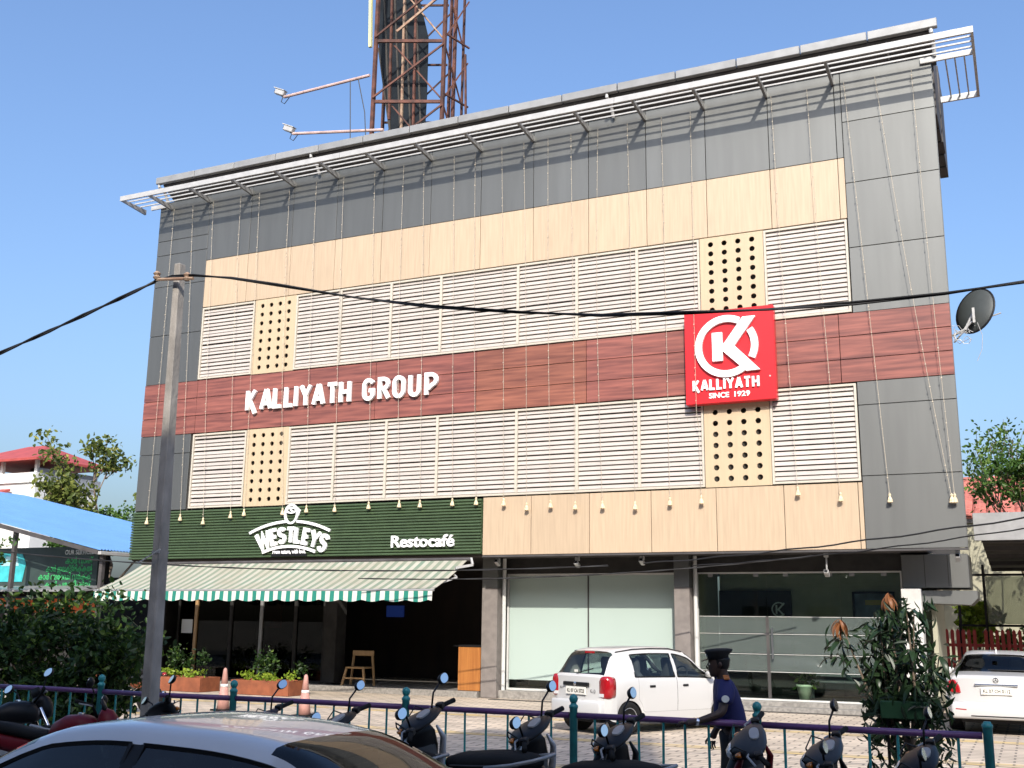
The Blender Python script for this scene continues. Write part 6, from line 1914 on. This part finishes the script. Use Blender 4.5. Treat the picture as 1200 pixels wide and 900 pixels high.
# leafy bush behind the railing on the left
make_bush('leafy_bush', 'large dark leafy bush behind the railing at the left edge', 'bush', [((-14.3, 13.2, 1.55), (1.3, .7, .75)), ((-15.6, 13.2, 1.5), (.9, .6, .6)), ((-12.95, 13.1, 1.35), (.6, .5, .5)), ((-13.4, 13.0, .7), (.8, .5, .5)), ((-15.2, 13.0, .7), (.9, .5, .5)), ((-14.2, 13.1, .6), (.9, .5, .45))], 16000, .115, M['leaf_dark'], 77, 14)
make_bush('leafy_creeper', 'thin flowering creeper over the service sign at the left edge', 'plant', [((-27.6, 22.6, 3.7), (1.2, .4, .45)), ((-29, 22.6, 3.2), (1.0, .4, .6))], 700, .16, M['leaf_mid'], 78, 8)
# mango plant in its green planter behind the railing
mg = thing('mango_plant', 'bushy mango plant with drooping leaves and coppery new growth behind the railing', 'plant', (-1.32, 12.75, .0))
rs = random.Random(99)
bm = B()
tips = []
b0 = Vector((-1.32, 12.75, .1))
for k in range(13):
    a = rs.uniform(0, 2 * PI)
    rr = rs.uniform(.1, .52)
    tip = b0 + Vector((math.cos(a) * rr * 1.15, math.sin(a) * rr, rs.uniform(1.05, 1.95)))
    mid = b0.lerp(tip, .5) + Vector((rs.uniform(-.08, .08), rs.uniform(-.08, .08), .1))
    tube(bm, [b0, mid, tip], [.022, .014, .007], 6)
    tips += [(tip, False), (mid.lerp(tip, .55), False), (mid.lerp(tip, .1), False)]
for tx, tz in ((-1.95, 1.93), (-1.42, 2.20)):
    tip = Vector((tx, 12.7, tz))
    tube(bm, [b0, b0.lerp(tip, .6), tip], [.02, .013, .007], 6)
    tips += [(tip, True), (tip - Vector((0, 0, .22)), False), (tip - Vector((.05, 0, .4)), False)]
for k in range(5):
    c = b0 + Vector((rs.uniform(-.3, .3), rs.uniform(-.3, .1), rs.uniform(.15, .6)))
    tips.append((c, False))
obj('stem', bm, M['bark'], mg)
def mango_leaf(mname, material, L):
    pts = []
    for i in range(7):
        f = i / 6
        w = .125 * L * math.sin(PI * min(1, f * .92 + .06)) ** .8
        x = L * f * (1 - .12 * f)
        z = .22 * L * f - .62 * L * f * f
        pts.append((x, w, z))
    V, F = [], []
    for x, w, z in pts:
        V += [(x, -w, z + w * .35), (x, 0, z), (x, w, z + w * .35)]
    for i in range(6):
        a = i * 3
        F += [(a, a + 1, a + 4, a + 3), (a + 1, a + 2, a + 5, a + 4)]
    me = bpy.data.meshes.new(mname)
    me.from_pydata(V, [], F)
    me.materials.append(material)
    for p in me.polygons:
        p.use_smooth = True
    return me
lm1 = mango_leaf('leaf', M['leaf_mango'], .24)
lm2 = mango_leaf('leaf', mat('mango_leaf_light', (.028, .05, .018), .4), .21)
lm3 = mango_leaf('leaf', M['leaf_new'], .20)
cnt = 0
for c, new in tips:
    for k in range(11 if new else 6):
        if cnt >= 290:
            break
        a = 2 * PI * k / 6 + rs.uniform(-.4, .4)
        me = lm3 if new else (lm2 if rs.random() < .2 else lm1)
        s = rs.uniform(.7, 1.15)
        inst('leaf', me, mg, c + Vector((0, 0, rs.uniform(-.03, .03))), (rs.uniform(-.3, .3), rs.uniform(.55, 1.1) if new else rs.uniform(-.15, .7), a), (s,) * 3)
        cnt += 1
cs = []
for i in range(900):
    c, nw = rs.choice(tips)
    if nw:
        continue
    cs.append(c + Vector((rs.uniform(-.2, .2), rs.uniform(-.18, .18), rs.uniform(-.22, .14))))
    if i % 3 == 0:
        cs.append(b0 + Vector((rs.uniform(-.45, .45), rs.uniform(-.35, .35), rs.uniform(.1, 1.3))))
fo = obj('inner_foliage', leaf_mesh('inner_foliage', cs, .155, M['leaf_mango'], aspect=.26, seed=9, down=.9), M['leaf_mango'], mg)
fo['kind'] = 'stuff'
gp = thing('green_planter', 'dark green planter holding the mango plant', 'planter', (-1.3, 12.7, 0))
obj('box', bbox(-1.55, -1.07, 12.5, 12.62, .92, 1.10, .01), mat('dark_green_plastic', (.012, .055, .018), .5), gp)
bm = B()
box(bm, -1.62, -1.02, 12.45, 13.05, 0, .32)
obj('pot', bevel(bm, .02), M['black'], gp)
for xx in (-1.5, -1.12):
    obj('stake', bar(B(), (xx, 12.64, .3), (xx, 12.64, 1.1), .03), M['black'], gp)
tag(obj('white_bollard', tube(B(), [(-1.98, 23.4, .0), (-1.98, 23.4, .75)], .10, 12), M['white_metal']), 'short white pipe bollard between the mango plant and the white sedan', 'bollard')
